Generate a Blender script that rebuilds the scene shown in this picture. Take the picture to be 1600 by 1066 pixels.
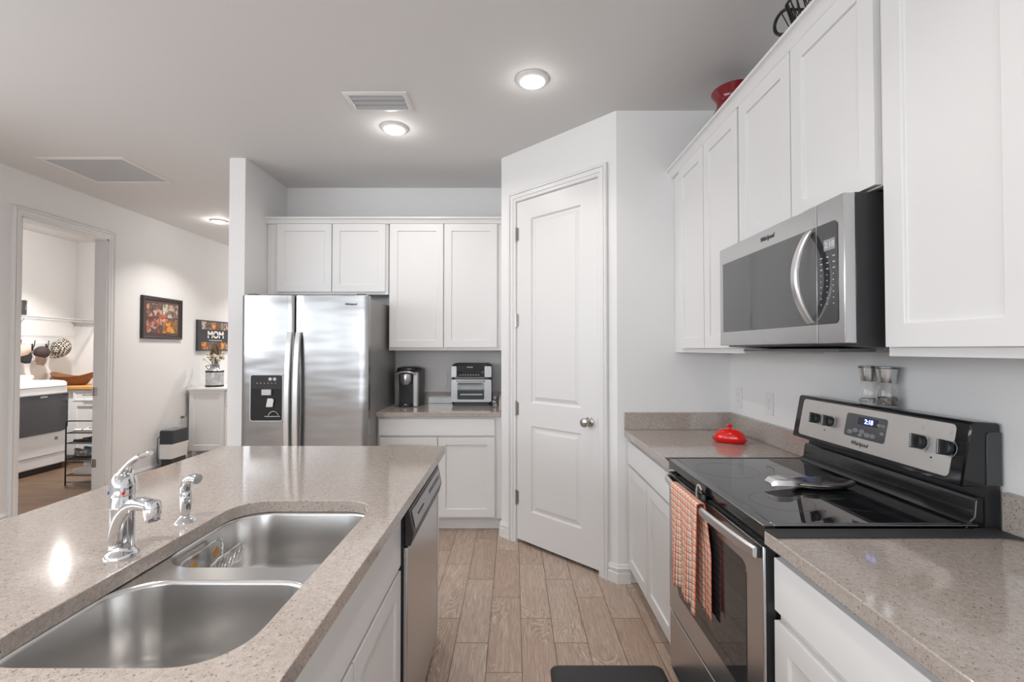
import bpy, bmesh, math, random
from mathutils import Vector, Matrix
random.seed(7)
R = math.radians
scene = bpy.context.scene
for o in list(bpy.data.objects): bpy.data.objects.remove(o)
COL = scene.collection
# ------------------------------------------------------------ camera
FPX = 730.0
cam = bpy.data.cameras.new('camera'); camo = bpy.data.objects.new('camera', cam); COL.objects.link(camo)
cam.sensor_fit = 'HORIZONTAL'; cam.sensor_width = 36.0; cam.lens = FPX/1600*36.0
cam.shift_x = -2/1600.0
camo.location = (0, 0, 1.394); camo.rotation_euler = (R(90) + math.atan(13/FPX), 0, 0)
cam.clip_start = 0.02
scene.camera = camo
# ------------------------------------------------------------ light and exposure
scene.view_settings.view_transform = 'Standard'; scene.view_settings.look = 'None'
scene.view_settings.gamma = 1; scene.view_settings.use_curve_mapping = False
scene.view_settings.exposure = 0.20
W = bpy.data.worlds.new('world'); scene.world = W; W.use_nodes = True
W.node_tree.nodes['Background'].inputs[0].default_value = (0.80, 0.90, 1.0, 1)
W.node_tree.nodes['Background'].inputs[1].default_value = 3.0
CEIL = 2.845
def area_light(name, loc, rot, sx, sy, power, color):
    l = bpy.data.lights.new(name, 'AREA'); l.shape = 'RECTANGLE'; l.size = sx; l.size_y = sy; l.energy = power; l.color = color
    o = bpy.data.objects.new(name, l); COL.objects.link(o); o.location = loc; o.rotation_euler = rot; return o
# area lights as daylight through unseen windows; nearer left one added to brighten
DAY = (0.97, 0.985, 1.0)
area_light('daylight_rear_window', (-1.45, -5.62, 1.80), (R(90), 0, 0), 4.5, 1.25, 56, DAY)
area_light('added_left_window_light', (-4.14, 0.35, 1.85), (R(90), 0, R(-90)), 3.9, 1.1, 40, DAY)
area_light('daylight_left_rear_window', (-4.14, -3.7, 1.80), (R(90), 0, R(-90)), 2.6, 1.2, 22, DAY)
LAMP_W = 6.0
LAMP_COL = (1.0, 0.955, 0.915)
# ------------------------------------------------------------ materials
def mat(name, col, rough=0.5, metal=0.0, spec=0.5, **k):
    m = bpy.data.materials.new(name); m.use_nodes = True
    b = m.node_tree.nodes['Principled BSDF']
    b.inputs['Base Color'].default_value = (*col, 1); b.inputs['Roughness'].default_value = rough
    b.inputs['Metallic'].default_value = metal; b.inputs['Specular IOR Level'].default_value = spec
    for kk, v in k.items(): b.inputs[kk.replace('_', ' ')].default_value = v
    return m
class NT:
    def __init__(s, m): s.t = m.node_tree; s.b = s.t.nodes['Principled BSDF']
    def n(s, typ, **props):
        x = s.t.nodes.new(typ)
        for k, v in props.items(): setattr(x, k, v)
        return x
    def l(s, a, b): s.t.links.new(a, b)
    def set(s, sock, v):
        if hasattr(v, 'is_linked') or isinstance(v, bpy.types.NodeSocket): s.l(v, sock)
        else: sock.default_value = v
    def math(s, op, a, b=0.0, c=None):
        x = s.n('ShaderNodeMath', operation=op); s.set(x.inputs[0], a); s.set(x.inputs[1], b)
        if c is not None: s.set(x.inputs[2], c)
        return x.outputs[0]
    def coord(s, out='Object'): return s.n('ShaderNodeTexCoord').outputs[out]
    def mapping(s, v, scale=(1, 1, 1), loc=(0, 0, 0), rot=(0, 0, 0)):
        x = s.n('ShaderNodeMapping'); s.l(v, x.inputs[0]); x.inputs['Scale'].default_value = scale
        x.inputs['Location'].default_value = loc; x.inputs['Rotation'].default_value = rot; return x.outputs[0]
    def noise(s, v, scale, detail=3, rough=.5, dist=0.0, out='Fac'):
        x = s.n('ShaderNodeTexNoise'); s.l(v, x.inputs['Vector']); x.inputs['Scale'].default_value = scale
        x.inputs['Detail'].default_value = detail; x.inputs['Roughness'].default_value = rough
        x.inputs['Distortion'].default_value = dist; return x.outputs[out]
    def voronoi(s, v, scale, feature='F1'):
        x = s.n('ShaderNodeTexVoronoi', feature=feature); s.l(v, x.inputs['Vector']); x.inputs['Scale'].default_value = scale; return x
    def ramp(s, f, stops, interp='LINEAR'):
        x = s.n('ShaderNodeValToRGB'); s.l(f, x.inputs[0]); r = x.color_ramp; r.interpolation = interp
        while len(r.elements) < len(stops): r.elements.new(0.5)
        for e, (p, c) in zip(r.elements, stops): e.position = p; e.color = (*c, 1) if len(c) == 3 else c
        return x.outputs[0]
    def mix(s, f, a, b, blend='MIX'):
        x = s.n('ShaderNodeMix', data_type='RGBA', blend_type=blend)
        s.set(x.inputs[0], f)
        for i, v in ((6, a), (7, b)):
            if isinstance(v, tuple): x.inputs[i].default_value = (*v, 1) if len(v) == 3 else v
            else: s.l(v, x.inputs[i])
        return x.outputs[2]
    def bump(s, h, strength, dist=0.001):
        x = s.n('ShaderNodeBump'); s.l(h, x.inputs['Height']); x.inputs['Strength'].default_value = strength
        x.inputs['Distance'].default_value = dist; s.l(x.outputs[0], s.b.inputs['Normal'])
    def color(s, c): s.l(c, s.b.inputs['Base Color'])

def wall_paint(name, col):
    m = mat(name, col, 0.75, spec=.25); t = NT(m); c = t.coord()
    t.bump(t.noise(c, 55, 4, .6), 0.25, 0.0015)
    return m
WALL = wall_paint('wall_paint', (0.80, 0.795, 0.790))
CEILM = wall_paint('ceiling_paint', (0.715, 0.712, 0.708))
TRIM = mat('trim_paint', (0.755, 0.75, 0.747), 0.35, spec=.4)
CAB = mat('cabinet_paint', (0.765, 0.76, 0.757), 0.38, spec=.4)
CABIN = mat('cabinet_interior', (0.72, 0.71, 0.70), 0.6)
DARK = mat('dark_void', (0.015, 0.015, 0.016), 0.6)
def quartz():
    m = mat('quartz', (0.4, 0.36, 0.33), 0.09, spec=.5, IOR=1.75); t = NT(m); c = t.coord()
    n1 = t.noise(c, 90, 3, .6)
    base = t.ramp(n1, [(0.3, (0.335, 0.288, 0.256)), (0.72, (0.455, 0.400, 0.362))])
    n2 = t.noise(c, 500, 2, .5)
    base = t.mix(t.ramp(n2, [(0.54, (0, 0, 0)), (0.70, (.45, .45, .45))]), base, (0.66, 0.61, 0.57))
    base = t.mix(t.ramp(n2, [(0.30, (.5, .5, .5)), (0.44, (0, 0, 0))]), base, (0.26, 0.215, 0.185))
    col = base
    for sc, th, amp, off in ((150, .45, .70, 0.0), (230, .40, .62, 7.3)):
        warp = t.n('ShaderNodeVectorMath', operation='MULTIPLY_ADD'); t.l(t.noise(c, 190, 2, out='Color'), warp.inputs[0])
        warp.inputs[1].default_value = (.008, .008, .008); t.l(t.mapping(c, (1, 1, 1), (off, off, 0)), warp.inputs[2])
        v = t.voronoi(warp.outputs[0], sc); sep = t.n('ShaderNodeSeparateColor'); t.l(v.outputs['Color'], sep.inputs[0])
        rad = t.math('MULTIPLY', t.math('SUBTRACT', sep.outputs[0], th), amp)
        fl = t.math('LESS_THAN', v.outputs['Distance'], rad)
        dark = t.ramp(sep.outputs[1], [(0, (0.030, 0.024, 0.020)), (.5, (0.11, 0.09, 0.078)), (1, (0.24, 0.21, 0.19))])
        col = t.mix(t.math('MULTIPLY', fl, .60), col, dark)
    v2 = t.voronoi(c, 60); sp = t.n('ShaderNodeSeparateColor'); t.l(v2.outputs['Color'], sp.inputs[0])
    w = t.math('MULTIPLY', t.math('LESS_THAN', v2.outputs['Distance'], .07), t.math('GREATER_THAN', sp.outputs[0], .9))
    col = t.mix(w, col, (0.66, 0.65, 0.63))
    t.color(col); return m
QUARTZ = quartz()
def planks():
    m = mat('wood_look_tile', (0.4, 0.3, 0.25), 0.36, spec=.4); t = NT(m); c = t.coord()
    s = t.n('ShaderNodeSeparateXYZ'); t.l(c, s.inputs[0])
    PW, PL = 0.157, 0.61
    u = t.math('DIVIDE', t.math('SUBTRACT', s.outputs[0], 0.037), PW); col = t.math('FLOOR', u)
    v = t.math('DIVIDE', t.math('ADD', t.math('SUBTRACT', s.outputs[1], 2.445), t.math('MULTIPLY', col, 0.2033)), PL); row = t.math('FLOOR', v)
    fu = t.math('MULTIPLY', t.math('FRACT', u), PW); fv = t.math('MULTIPLY', t.math('FRACT', v), PL)
    g = 0.0034
    gap = t.math('MAXIMUM', t.math('LESS_THAN', fu, g), t.math('LESS_THAN', fv, g))
    idv = t.n('ShaderNodeCombineXYZ'); t.l(col, idv.inputs[0]); t.l(row, idv.inputs[1])
    wn = t.n('ShaderNodeTexWhiteNoise', noise_dimensions='3D'); t.l(idv.outputs[0], wn.inputs[0])
    rs = t.n('ShaderNodeSeparateColor'); t.l(wn.outputs['Color'], rs.inputs[0])
    # local plank coordinates offset per plank so that the grain breaks at each joint
    loc = t.n('ShaderNodeCombineXYZ')
    t.l(t.math('ADD', fu, t.math('MULTIPLY', rs.outputs[0], 37.0)), loc.inputs[0])
    t.l(t.math('ADD', fv, t.math('MULTIPLY', rs.outputs[1], 91.0)), loc.inputs[1]); t.l(rs.outputs[2], loc.inputs[2])
    fine = t.noise(t.mapping(loc.outputs[0], (1, .05, 1)), 190, 4, .65, .4)
    mid = t.noise(t.mapping(loc.outputs[0], (1, .07, 1)), 38, 3, .6, .8)
    fld = t.noise(t.mapping(loc.outputs[0], (1, .20, 1)), 8.0, 2, .5, .7)
    rings = t.math('FRACT', t.math('MULTIPLY', fld, 26.0))
    ringm = t.ramp(rings, [(0, (0, 0, 0)), (.10, (1, 1, 1)), (.26, (0, 0, 0)), (1, (0, 0, 0))])
    ringd = t.ramp(rings, [(.3, (0, 0, 0)), (.5, (.8, .8, .8)), (.8, (0, 0, 0))])
    mask = t.ramp(t.noise(t.mapping(loc.outputs[0], (1, .35, 1)), 9, 2), [(.46, (.10, .10, .10)), (.62, (1, 1, 1))])
    tone = t.ramp(rs.outputs[2], [(0, (0.440, 0.325, 0.255)), (.5, (0.510, 0.398, 0.325)), (1, (0.575, 0.468, 0.395))])
    deep = t.mix(.60, tone, (0.24, 0.150, 0.105))
    col1 = t.mix(t.ramp(fine, [(.36, (0, 0, 0)), (.60, (1, 1, 1))]), deep, tone)
    col1 = t.mix(t.ramp(mid, [(.30, (.75, .75, .75)), (.55, (0, 0, 0))]), col1, t.mix(.5, tone, (0.25, 0.160, 0.115)))
    col1 = t.mix(t.math('MULTIPLY', t.math('MULTIPLY', ringd, mask), .55), col1, (0.27, 0.180, 0.130))
    col1 = t.mix(t.math('MULTIPLY', t.math('MULTIPLY', ringm, mask), .75), col1, (0.64, 0.56, 0.48))
    col1 = t.mix(gap, col1, (0.13, 0.075, 0.055))
    t.color(col1)
    t.bump(t.math('SUBTRACT', 1.0, gap), .5, .001)
    return m
FLOOR = planks()
def brushed(name, col, rough=.24, axis='Z', wavy=0.0, aniso=.0, amt=.05):
    m = mat(name, col, rough, 1.0); t = NT(m); c = t.coord()
    sc = {'Z': (1, 1, .01), 'X': (.01, 1, 1), 'Y': (1, .01, 1)}[axis]
    n = t.noise(t.mapping(c, sc), 700, 2, .6)
    r = t.n('ShaderNodeMapRange'); t.l(n, r.inputs[0]); r.inputs[3].default_value = rough-amt; r.inputs[4].default_value = rough+amt
    t.l(r.outputs[0], t.b.inputs['Roughness'])
    if wavy:
        w = t.noise(t.mapping(c, (.8, 1, 3.2)), 1.6, 2, .5)
        t.bump(w, 1.0, wavy)
    return m
STEEL = brushed('brushed_steel', (0.56, 0.56, 0.57), .24, 'X')
FRIDGE = brushed('fridge_steel', (0.37, 0.37, 0.373), .23, 'X', .007)
HANDLE = brushed('handle_steel', (0.66, 0.66, 0.66), .33, 'X')
FRSIDE = mat('fridge_side_grey', (0.27, 0.265, 0.26), .35, .3)
SINKST = brushed('sink_steel', (0.64, 0.63, 0.618), .26, 'Z', amt=.014)
PANEL = brushed('panel_steel', (0.70, 0.675, 0.655), .36, 'Y')
CHROME = mat('chrome', (0.70, 0.71, 0.73), .045, 1.0)
NICKEL = mat('satin_nickel', (0.52, 0.50, 0.48), .25, 1.0)
BGLASS = mat('black_glass', (0.008, 0.009, 0.010), .03, 0, .6)
BENAMEL = mat('black_enamel', (0.012, 0.013, 0.014), .12, 0, .6)
BPLAST = mat('black_plastic', (0.024, 0.025, 0.027), .36)
BRUB = mat('black_rubber', (0.035, 0.035, 0.036), .55)
GREYP = mat('grey_plastic', (0.10, 0.105, 0.115), .35)
WPLAST = mat('white_plastic', (0.78, 0.775, 0.77), .35)
WENAM = mat('white_enamel', (0.80, 0.80, 0.80), .18)
SILVP = mat('silver_plastic', (0.50, 0.51, 0.53), .30, .6)
RED = mat('red_ceramic', (0.74, 0.012, 0.010), .12)
DRED = mat('dark_red_glaze', (0.20, 0.006, 0.012), .08)
BIRON = mat('black_iron', (0.018, 0.018, 0.018), .45, .3)
WINDGL = mat('oven_window', (0.022, 0.022, 0.024), .04, 0, .8)
def glassmat():
    m = mat('clear_glass', (1, 1, 1), .02); b = m.node_tree.nodes['Principled BSDF']; b.inputs['Transmission Weight'].default_value = 1; b.inputs['IOR'].default_value = 1.3; return m
GLASS = glassmat()
SMOKE = mat('smoked_plastic', (0.035, 0.040, 0.050), .08)
def emit(name, col, s):
    m = bpy.data.materials.new(name); m.use_nodes = True; t = m.node_tree; t.nodes.clear()
    e = t.nodes.new('ShaderNodeEmission'); e.inputs[0].default_value = (*col, 1); e.inputs[1].default_value = s
    o = t.nodes.new('ShaderNodeOutputMaterial'); t.links.new(e.outputs[0], o.inputs[0]); return m
LENS = emit('lamp_lens', (1, .96, .90), 9.0)
BLUED = emit('blue_digits', (0.25, 0.32, 1.0), 3.5)
WHITED = emit('white_digits', (0.8, 0.85, 0.9), .6)
PRINTW = mat('grey_print', (0.55, 0.56, 0.58), .4)
PRINTD = mat('dark_print', (0.06, 0.06, 0.065), .4)
PRINTB = mat('white_print', (0.85, 0.85, 0.83), .5)
# ------------------------------------------------------------ mesh helpers
class MB:
    def __init__(s): s.v = []; s.f = []; s.m = []; s.cur = 0
    def add(s, vs, fs):
        k = len(s.v); s.v += [tuple(v) for v in vs]; s.f += [tuple(i+k for i in f) for f in fs]; s.m += [s.cur]*len(fs); return s
    def box(s, x0, x1, y0, y1, z0, z1):
        x0, x1 = sorted((x0, x1)); y0, y1 = sorted((y0, y1)); z0, z1 = sorted((z0, z1))
        v = [(x, y, z) for z in (z0, z1) for y in (y0, y1) for x in (x0, x1)]
        return s.add(v, [(0, 2, 3, 1), (4, 5, 7, 6), (0, 1, 5, 4), (2, 6, 7, 3), (0, 4, 6, 2), (1, 3, 7, 5)])
    def prism(s, poly, a, b, axis='z'):
        n = len(poly)
        def P(p, w): return {'z': (p[0], p[1], w), 'x': (w, p[0], p[1]), 'y': (p[0], w, p[1])}[axis]
        v = [P(p, a) for p in poly] + [P(p, b) for p in poly]
        return s.add(v, [tuple(range(n))[::-1], tuple(range(n, 2*n))] + [(i, (i+1) % n, (i+1) % n+n, i+n) for i in range(n)])
    def loft(s, rings, cap0=True, cap1=True, closed=False):
        n = len(rings[0]); v = [p for r in rings for p in r]; f = []
        m = len(rings)
        for j in range(m if closed else m-1):
            a, b = j*n, ((j+1) % m)*n
            for i in range(n): f.append((a+i, a+(i+1) % n, b+(i+1) % n, b+i))
        if not closed:
            if cap0: f.append(tuple(range(n))[::-1])
            if cap1: f.append(tuple(range((m-1)*n, m*n)))
        return s.add(v, f)
    def lathe(s, prof, c=(0, 0, 0), seg=28, axis='z', sx=1, sy=1, cap0=True, cap1=True):
        rings = []
        for r, h in prof:
            ring = []
            for i in range(seg):
                a = 2*math.pi*i/seg; p = (r*math.cos(a)*sx, r*math.sin(a)*sy)
                q = {'z': (p[0], p[1], h), 'x': (h, p[0], p[1]), 'y': (p[0], h, p[1])}[axis]
                ring.append((c[0]+q[0], c[1]+q[1], c[2]+q[2]))
            rings.append(ring)
        return s.loft(rings, cap0, cap1)
    def tube(s, path, r, seg=10, closed=False, flat=None, cap=True):
        pts = [Vector(p) for p in path]; n = len(pts); rings = []
        up = Vector((0, 0, 1)); prev = None
        for i, p in enumerate(pts):
            if closed: d = pts[(i+1) % n]-pts[i-1]
            else: d = pts[min(i+1, n-1)]-pts[max(i-1, 0)]
            d.normalize()
            if prev is None:
                a = d.cross(up)
                if a.length < 1e-3: a = d.cross(Vector((1, 0, 0)))
            else: a = prev - d*prev.dot(d)
            a.normalize(); prev = a; b = a.cross(d).normalized()
            rr = r[i] if isinstance(r, (list, tuple)) else r
            fa, fb = flat or (1, 1)
            rings.append([tuple(p + a*rr*fa*math.cos(2*math.pi*k/seg) + b*rr*fb*math.sin(2*math.pi*k/seg)) for k in range(seg)])
        return s.loft(rings, cap, cap, closed)
    def cyl(s, p0, p1, r0, r1=None, seg=20):
        return s.tube([p0, p1], [r0, r0 if r1 is None else r1], seg)
    def ball(s, c, r, seg=16, rings=10):
        rx, ry, rz = r if isinstance(r, (list, tuple)) else (r, r, r); R_ = []
        for j in range(rings+1):
            a = -math.pi/2+math.pi*j/rings; cc = max(math.cos(a), .02)
            R_.append([(c[0]+rx*cc*math.cos(2*math.pi*i/seg), c[1]+ry*cc*math.sin(2*math.pi*i/seg), c[2]+rz*math.sin(a)) for i in range(seg)])
        return s.loft(R_)
    def build(s, name, material, parent=None, bevel=0, smooth=True, angle=35, subsurf=0, mats=None, bseg=2):
        me = bpy.data.meshes.new(name); me.from_pydata(s.v, [], s.f); me.update()
        bm = bmesh.new(); bm.from_mesh(me); bmesh.ops.recalc_face_normals(bm, faces=bm.faces); bm.to_mesh(me); bm.free()
        for mm in ([material] if mats is None else mats): me.materials.append(mm)
        for p, mi in zip(me.polygons, s.m): p.material_index = mi
        o = bpy.data.objects.new(name, me); COL.objects.link(o)
        if parent: o.parent = parent
        if smooth:
            me.shade_smooth(); me.set_sharp_from_angle(angle=R(angle))
        if bevel:
            b = o.modifiers.new('bevel', 'BEVEL'); b.width = bevel; b.segments = bseg; b.limit_method = 'ANGLE'; b.angle_limit = R(40)
        if subsurf:
            q = o.modifiers.new('subsurf', 'SUBSURF'); q.levels = subsurf; q.render_levels = subsurf
        return o
def tag(o, label=None, cat=None, group=None, kind=None):
    if label: o['label'] = label
    if cat: o['category'] = cat
    if group: o['group'] = group
    if kind: o['kind'] = kind
    return o
def thing(name, label, cat, loc=(0, 0, 0), rz=0, group=None):
    o = bpy.data.objects.new(name, None); COL.objects.link(o); o.location = loc; o.rotation_euler = (0, 0, rz); o.empty_display_size = .05
    return tag(o, label, cat, group)
def struct(o): o['kind'] = 'structure'; return o
def rrect(x0, x1, y0, y1, r, n=8):
    pts = []
    for cx, cy, a0 in ((x1-r, y1-r, 0), (x0+r, y1-r, 90), (x0+r, y0+r, 180), (x1-r, y0+r, 270)):
        for i in range(n+1):
            a = R(a0+90*i/n); pts.append((cx+r*math.cos(a), cy+r*math.sin(a)))
    return pts
def plate_with_holes(outer, holes, z0, z1):
    """slab with holes -> (verts, faces) MB"""
    m = MB()
    for z in (z0, z1):
        bm = bmesh.new(); edges = []
        for loop in [outer]+holes:
            vs = [bm.verts.new((p[0], p[1], z)) for p in loop]
            edges += [bm.edges.new((vs[i], vs[(i+1) % len(vs)])) for i in range(len(vs))]
        bmesh.ops.triangle_fill(bm, edges=edges, use_beauty=True, use_dissolve=False)
        bm.verts.index_update(); m.add([v.co[:] for v in bm.verts], [tuple(v.index for v in f.verts) for f in bm.faces]); bm.free()
        if z0 == z1: return m
    for loop in [outer]+holes:
        n = len(loop); m.add([(p[0], p[1], z0) for p in loop]+[(p[0], p[1], z1) for p in loop], [(i, (i+1) % n, (i+1) % n+n, i+n) for i in range(n)])
    # weld
    key = {}; vs = []; mp = []
    for v in m.v:
        k = tuple(round(c, 5) for c in v)
        if k not in key: key[k] = len(vs); vs.append(v)
        mp.append(key[k])
    m.v = vs; m.f = [tuple(mp[i] for i in f) for f in m.f]; return m
def text(body, size, loc, parent, material, name='lettering', rot=(R(90), 0, 0), sx=1.0, bold=0.0, depth=.0004, shear=0, align='CENTER'):
    c = bpy.data.curves.new('t', 'FONT'); c.body = body; c.size = size; c.extrude = depth; c.align_x = align; c.align_y = 'CENTER'; c.offset = bold; c.shear = shear
    o = bpy.data.objects.new('t', c); COL.objects.link(o); bpy.context.view_layer.update()
    me = bpy.data.meshes.new_from_object(o.evaluated_get(bpy.context.evaluated_depsgraph_get()))
    bpy.data.objects.remove(o); bpy.data.curves.remove(c)
    for v in me.vertices: v.co.x *= sx
    me.materials.clear(); me.materials.append(material)
    n = bpy.data.objects.new(name, me); COL.objects.link(n); n.parent = parent; n.location = loc; n.rotation_euler = rot
    return n
def panelled(m, x0, x1, z0, z1, yf, t, panels, prof):
    """door slab, front face at y=yf looking to -y, thickness t, each panel (a,b,c,d) stepped by prof [(inset,depth)]"""
    xs = sorted({x0, x1, *[p[0] for p in panels], *[p[1] for p in panels]}); zs = sorted({z0, z1, *[p[2] for p in panels], *[p[3] for p in panels]})
    for i in range(len(xs)-1):
        for j in range(len(zs)-1):
            cx, cz = (xs[i]+xs[i+1])/2, (zs[j]+zs[j+1])/2
            if any(p[0] < cx < p[1] and p[2] < cz < p[3] for p in panels): continue
            m.add([(xs[i], yf, zs[j]), (xs[i+1], yf, zs[j]), (xs[i+1], yf, zs[j+1]), (xs[i], yf, zs[j+1])], [(0, 1, 2, 3)])
    for a, b, c, d in panels:
        rings = [[(a+i, yf+dp, c+i), (b-i, yf+dp, c+i), (b-i, yf+dp, d-i), (a+i, yf+dp, d-i)] for i, dp in [(0, 0)]+prof]
        m.loft(rings, cap0=False)
    m.add([(x0, yf, z0), (x1, yf, z0), (x1, yf, z1), (x0, yf, z1), (x0, yf+t, z0), (x1, yf+t, z0), (x1, yf+t, z1), (x0, yf+t, z1)],
          [(4, 7, 6, 5), (0, 4, 5, 1), (1, 5, 6, 2), (2, 6, 7, 3), (3, 7, 4, 0)])
    # weld duplicates so normals stay consistent
    key = {}; vs = []; mp = []
    for v in m.v:
        k = tuple(round(c, 5) for c in v)
        if k not in key: key[k] = len(vs); vs.append(v)
        mp.append(key[k])
    m.v = vs; m.f = [tuple(mp[i] for i in f) for f in m.f]
    return m
def shaker(x0, x1, z0, z1, yf=-.02, t=.0195, rail=.057):
    return panelled(MB(), x0, x1, z0, z1, yf, t, [(x0+rail, x1-rail, z0+rail, z1-rail)], [(.0015, .0015), (.0025, .009)])
def sweep_frame(m, path, prof, y=0):
    """path: (u,z) corners of an open frame in the wall plane; prof: (outward offset, protrusion); mitred"""
    rings = []; n = len(path)
    for i, p in enumerate(path):
        p = Vector(p)
        d0 = (Vector(path[i])-Vector(path[i-1])).normalized() if i > 0 else None
        d1 = (Vector(path[i+1])-Vector(path[i])).normalized() if i < n-1 else None
        if d0 is None: d0 = d1
        if d1 is None: d1 = d0
        n0 = Vector((-d0.y, d0.x)); n1 = Vector((-d1.y, d1.x)); mit = (n0+n1).normalized(); k = 1/max(.2, mit.dot(n0))
        rings.append([(p.x+mit.x*o*k, y-d, p.y+mit.y*o*k) for o, d in prof])
    m.loft(rings); return m
CASING = [(0, 0), (0, .008), (.004, .011), (.020, .011), (.022, .016), (.026, .018), (.044, .018), (.046, .013), (.050, .013), (.053, .022), (.064, .023), (.070, .018), (.070, 0)]
def bez(p0, p1, p2, p3, n=10):
    o = []
    for i in range(n+1):
        t = i/n; a, b, c, d = (1-t)**3, 3*t*(1-t)**2, 3*t*t*(1-t), t**3
        o.append(tuple(a*p0[k]+b*p1[k]+c*p2[k]+d*p3[k] for k in range(len(p0))))
    return o
RW = -math.pi/2   # rotation of things on the right wall (they face -X)
IS = math.pi/2    # rotation of things on the island's aisle side (they face +X)

# ============================================================ SETTING
LX, RX = -4.0, 1.31           # left and right wall
KB = 4.175                    # kitchen back wall
REAR = -5.5
LAX, LAY = -5.92, 6.3         # laundry walls
def simple(name, m, mt=WALL, **k): return struct(m.build(name, mt, **k))
simple('floor', MB().box(-6.1, 1.5, -5.7, 7.7, -.1, 0), FLOOR, smooth=False)
simple('ceiling', MB().box(-6.1, 1.5, -5.7, 7.7, CEIL, CEIL+.1), CEILM, smooth=False)
simple('wall_right', MB().box(RX, RX+.12, REAR, 4.3, 0, CEIL))
simple('wall_back', MB().box(-2.15, RX, KB, KB+.12, 0, CEIL))
simple('wall_wing', MB().box(-2.15, -2.03, 3.518, KB, 0, CEIL))
simple('wall_hall', MB().box(-2.15, -2.03, KB+.12, 7.5, 0, CEIL))
simple('wall_hall_end', MB().box(-4.0, -2.03, 7.5, 7.62, 0, CEIL))
m = MB(); m.box(LX-.12, LX, REAR, -5.0, 0, CEIL); m.box(LX-.12, LX, -5.0, -2.4, 0, 1.2); m.box(LX-.12, LX, -5.0, -2.4, 2.4, CEIL); m.box(LX-.12, LX, -2.4, -1.6, 0, CEIL)
m.box(LX-.12, LX, -1.6, 2.3, 2.4, CEIL); m.box(LX-.12, LX, 2.3, 3.78, 0, CEIL); m.box(LX-.12, LX, -1.6, 2.3, 0, 1.3)
m.box(LX-.12, LX, 4.60, 7.62, 0, CEIL); m.box(LX-.12, LX, 3.78, 4.60, 2.48, CEIL)
simple('wall_left', m, smooth=False)
m = MB(); m.box(LX, RX, REAR-.12, REAR, 2.43, CEIL); m.box(LX, -3.7, REAR-.12, REAR, 0, 2.43); m.box(.8, RX, REAR-.12, REAR, 0, 2.43); m.box(-3.7, .8, REAR-.12, REAR, 0, 1.17)
simple('wall_rear', m, smooth=False)
def window(n, axis, a0, a1, z0, z1, at, mull, w=.05):
    m = MB()
    def bx(p, q, c, d):
        if axis == 'x': m.box(p, q, at-.06, at, c, d)
        else: m.box(at-.06, at, p, q, c, d)
    bx(a0, a1, z0, z0+w); bx(a0, a1, z1-w, z1); bx(a0, a0+w, z0, z1); bx(a1-w, a1, z0, z1)
    for q in mull: bx(q-.03, q+.03, z0, z1)
    return struct(m.build('window_%d' % n, TRIM))
window(1, 'x', -3.7, .8, 1.17, 2.43, REAR-.02, (-2.2, -.7)); window(2, 'y', -1.6, 2.3, 1.3, 2.4, LX-.02, (-.3, 1.0)); window(3, 'y', -5.0, -2.4, 1.2, 2.4, LX-.02, (-3.7,))  # middle one is an unseen left window added for side light
# laundry shell
def brownwood():
    m = mat('brown_laminate', (.2, .13, .08), .4, spec=.4); t = NT(m); c = t.coord()
    a = t.noise(t.mapping(c, (.06, 1, 1)), 60, 4, .6, .3); b = t.noise(t.mapping(c, (.25, 1, 1)), 5.5, 2)
    col = t.mix(t.ramp(a, [(.35, (0, 0, 0)), (.65, (1, 1, 1))]), (.055, .030, .017), (.135, .080, .047))
    t.color(t.mix(t.ramp(b, [(.4, (0, 0, 0)), (.6, (.5, .5, .5))]), col, (.17, .105, .065))); return m
simple('floor_laundry', MB().box(LAX, LX-.05, 3.0, LAY, .0, .004), brownwood(), smooth=False)
simple('wall_laundry_left', MB().box(LAX-.12, LAX, 3.0, LAY+.1, 0, CEIL)); simple('wall_laundry_back', MB().box(LAX-.12, LX-.12, LAY, LAY+.12, 0, CEIL))
simple('wall_laundry_front', MB().box(LAX-.12, LX-.12, 2.9, 3.0, 0, CEIL))
# pantry walls
A = Vector((.625, 2.814)); B = Vector((-.090, 3.525)); AB = (A-B); LAB = AB.length; PRZ = math.atan2(AB.y, AB.x)
simple('wall_pantry_side', MB().box(.625, RX, 2.814, 2.914, 0, CEIL))
simple('wall_pantry_return', MB().box(-.090, .01, 3.525, KB, 0, CEIL))
def local_struct(name, m, mt, **k):
    o = m.build(name, mt, **k); o.location = (B.x, B.y, 0); o.rotation_euler = (0, 0, PRZ); return struct(o)
DU0, DU1, DZ = .160, .878, 2.474
m = MB(); m.box(.0, DU0, .0005, .1, 0, CEIL); m.box(DU1, LAB, .0005, .1, 0, CEIL); m.box(DU0, DU1, .0005, .1, DZ, CEIL)
local_struct('wall_pantry', m, WALL, smooth=False)
m = MB(); sweep_frame(m, [(DU1, 0), (DU1, DZ), (DU0, DZ), (DU0, 0)], [(-o if 0 else o, d) for o, d in CASING])
# orientation: outward offset must point away from the opening
m = MB(); sweep_frame(m, [(DU0, 0), (DU0, DZ), (DU1, DZ), (DU1, 0)], CASING)
m.box(DU0, DU0+.003, 0, .1, 0, DZ); m.box(DU1-.003, DU1, 0, .1, 0, DZ); m.box(DU0, DU1, 0, .1, DZ-.003, DZ)
m.box(DU0, DU0+.02, .04, .055, 0, DZ); m.box(DU1-.02, DU1, .04, .055, 0, DZ); m.box(DU0, DU1, .04, .055, DZ-.02, DZ)
local_struct('trim_1', m, TRIM)
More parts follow.
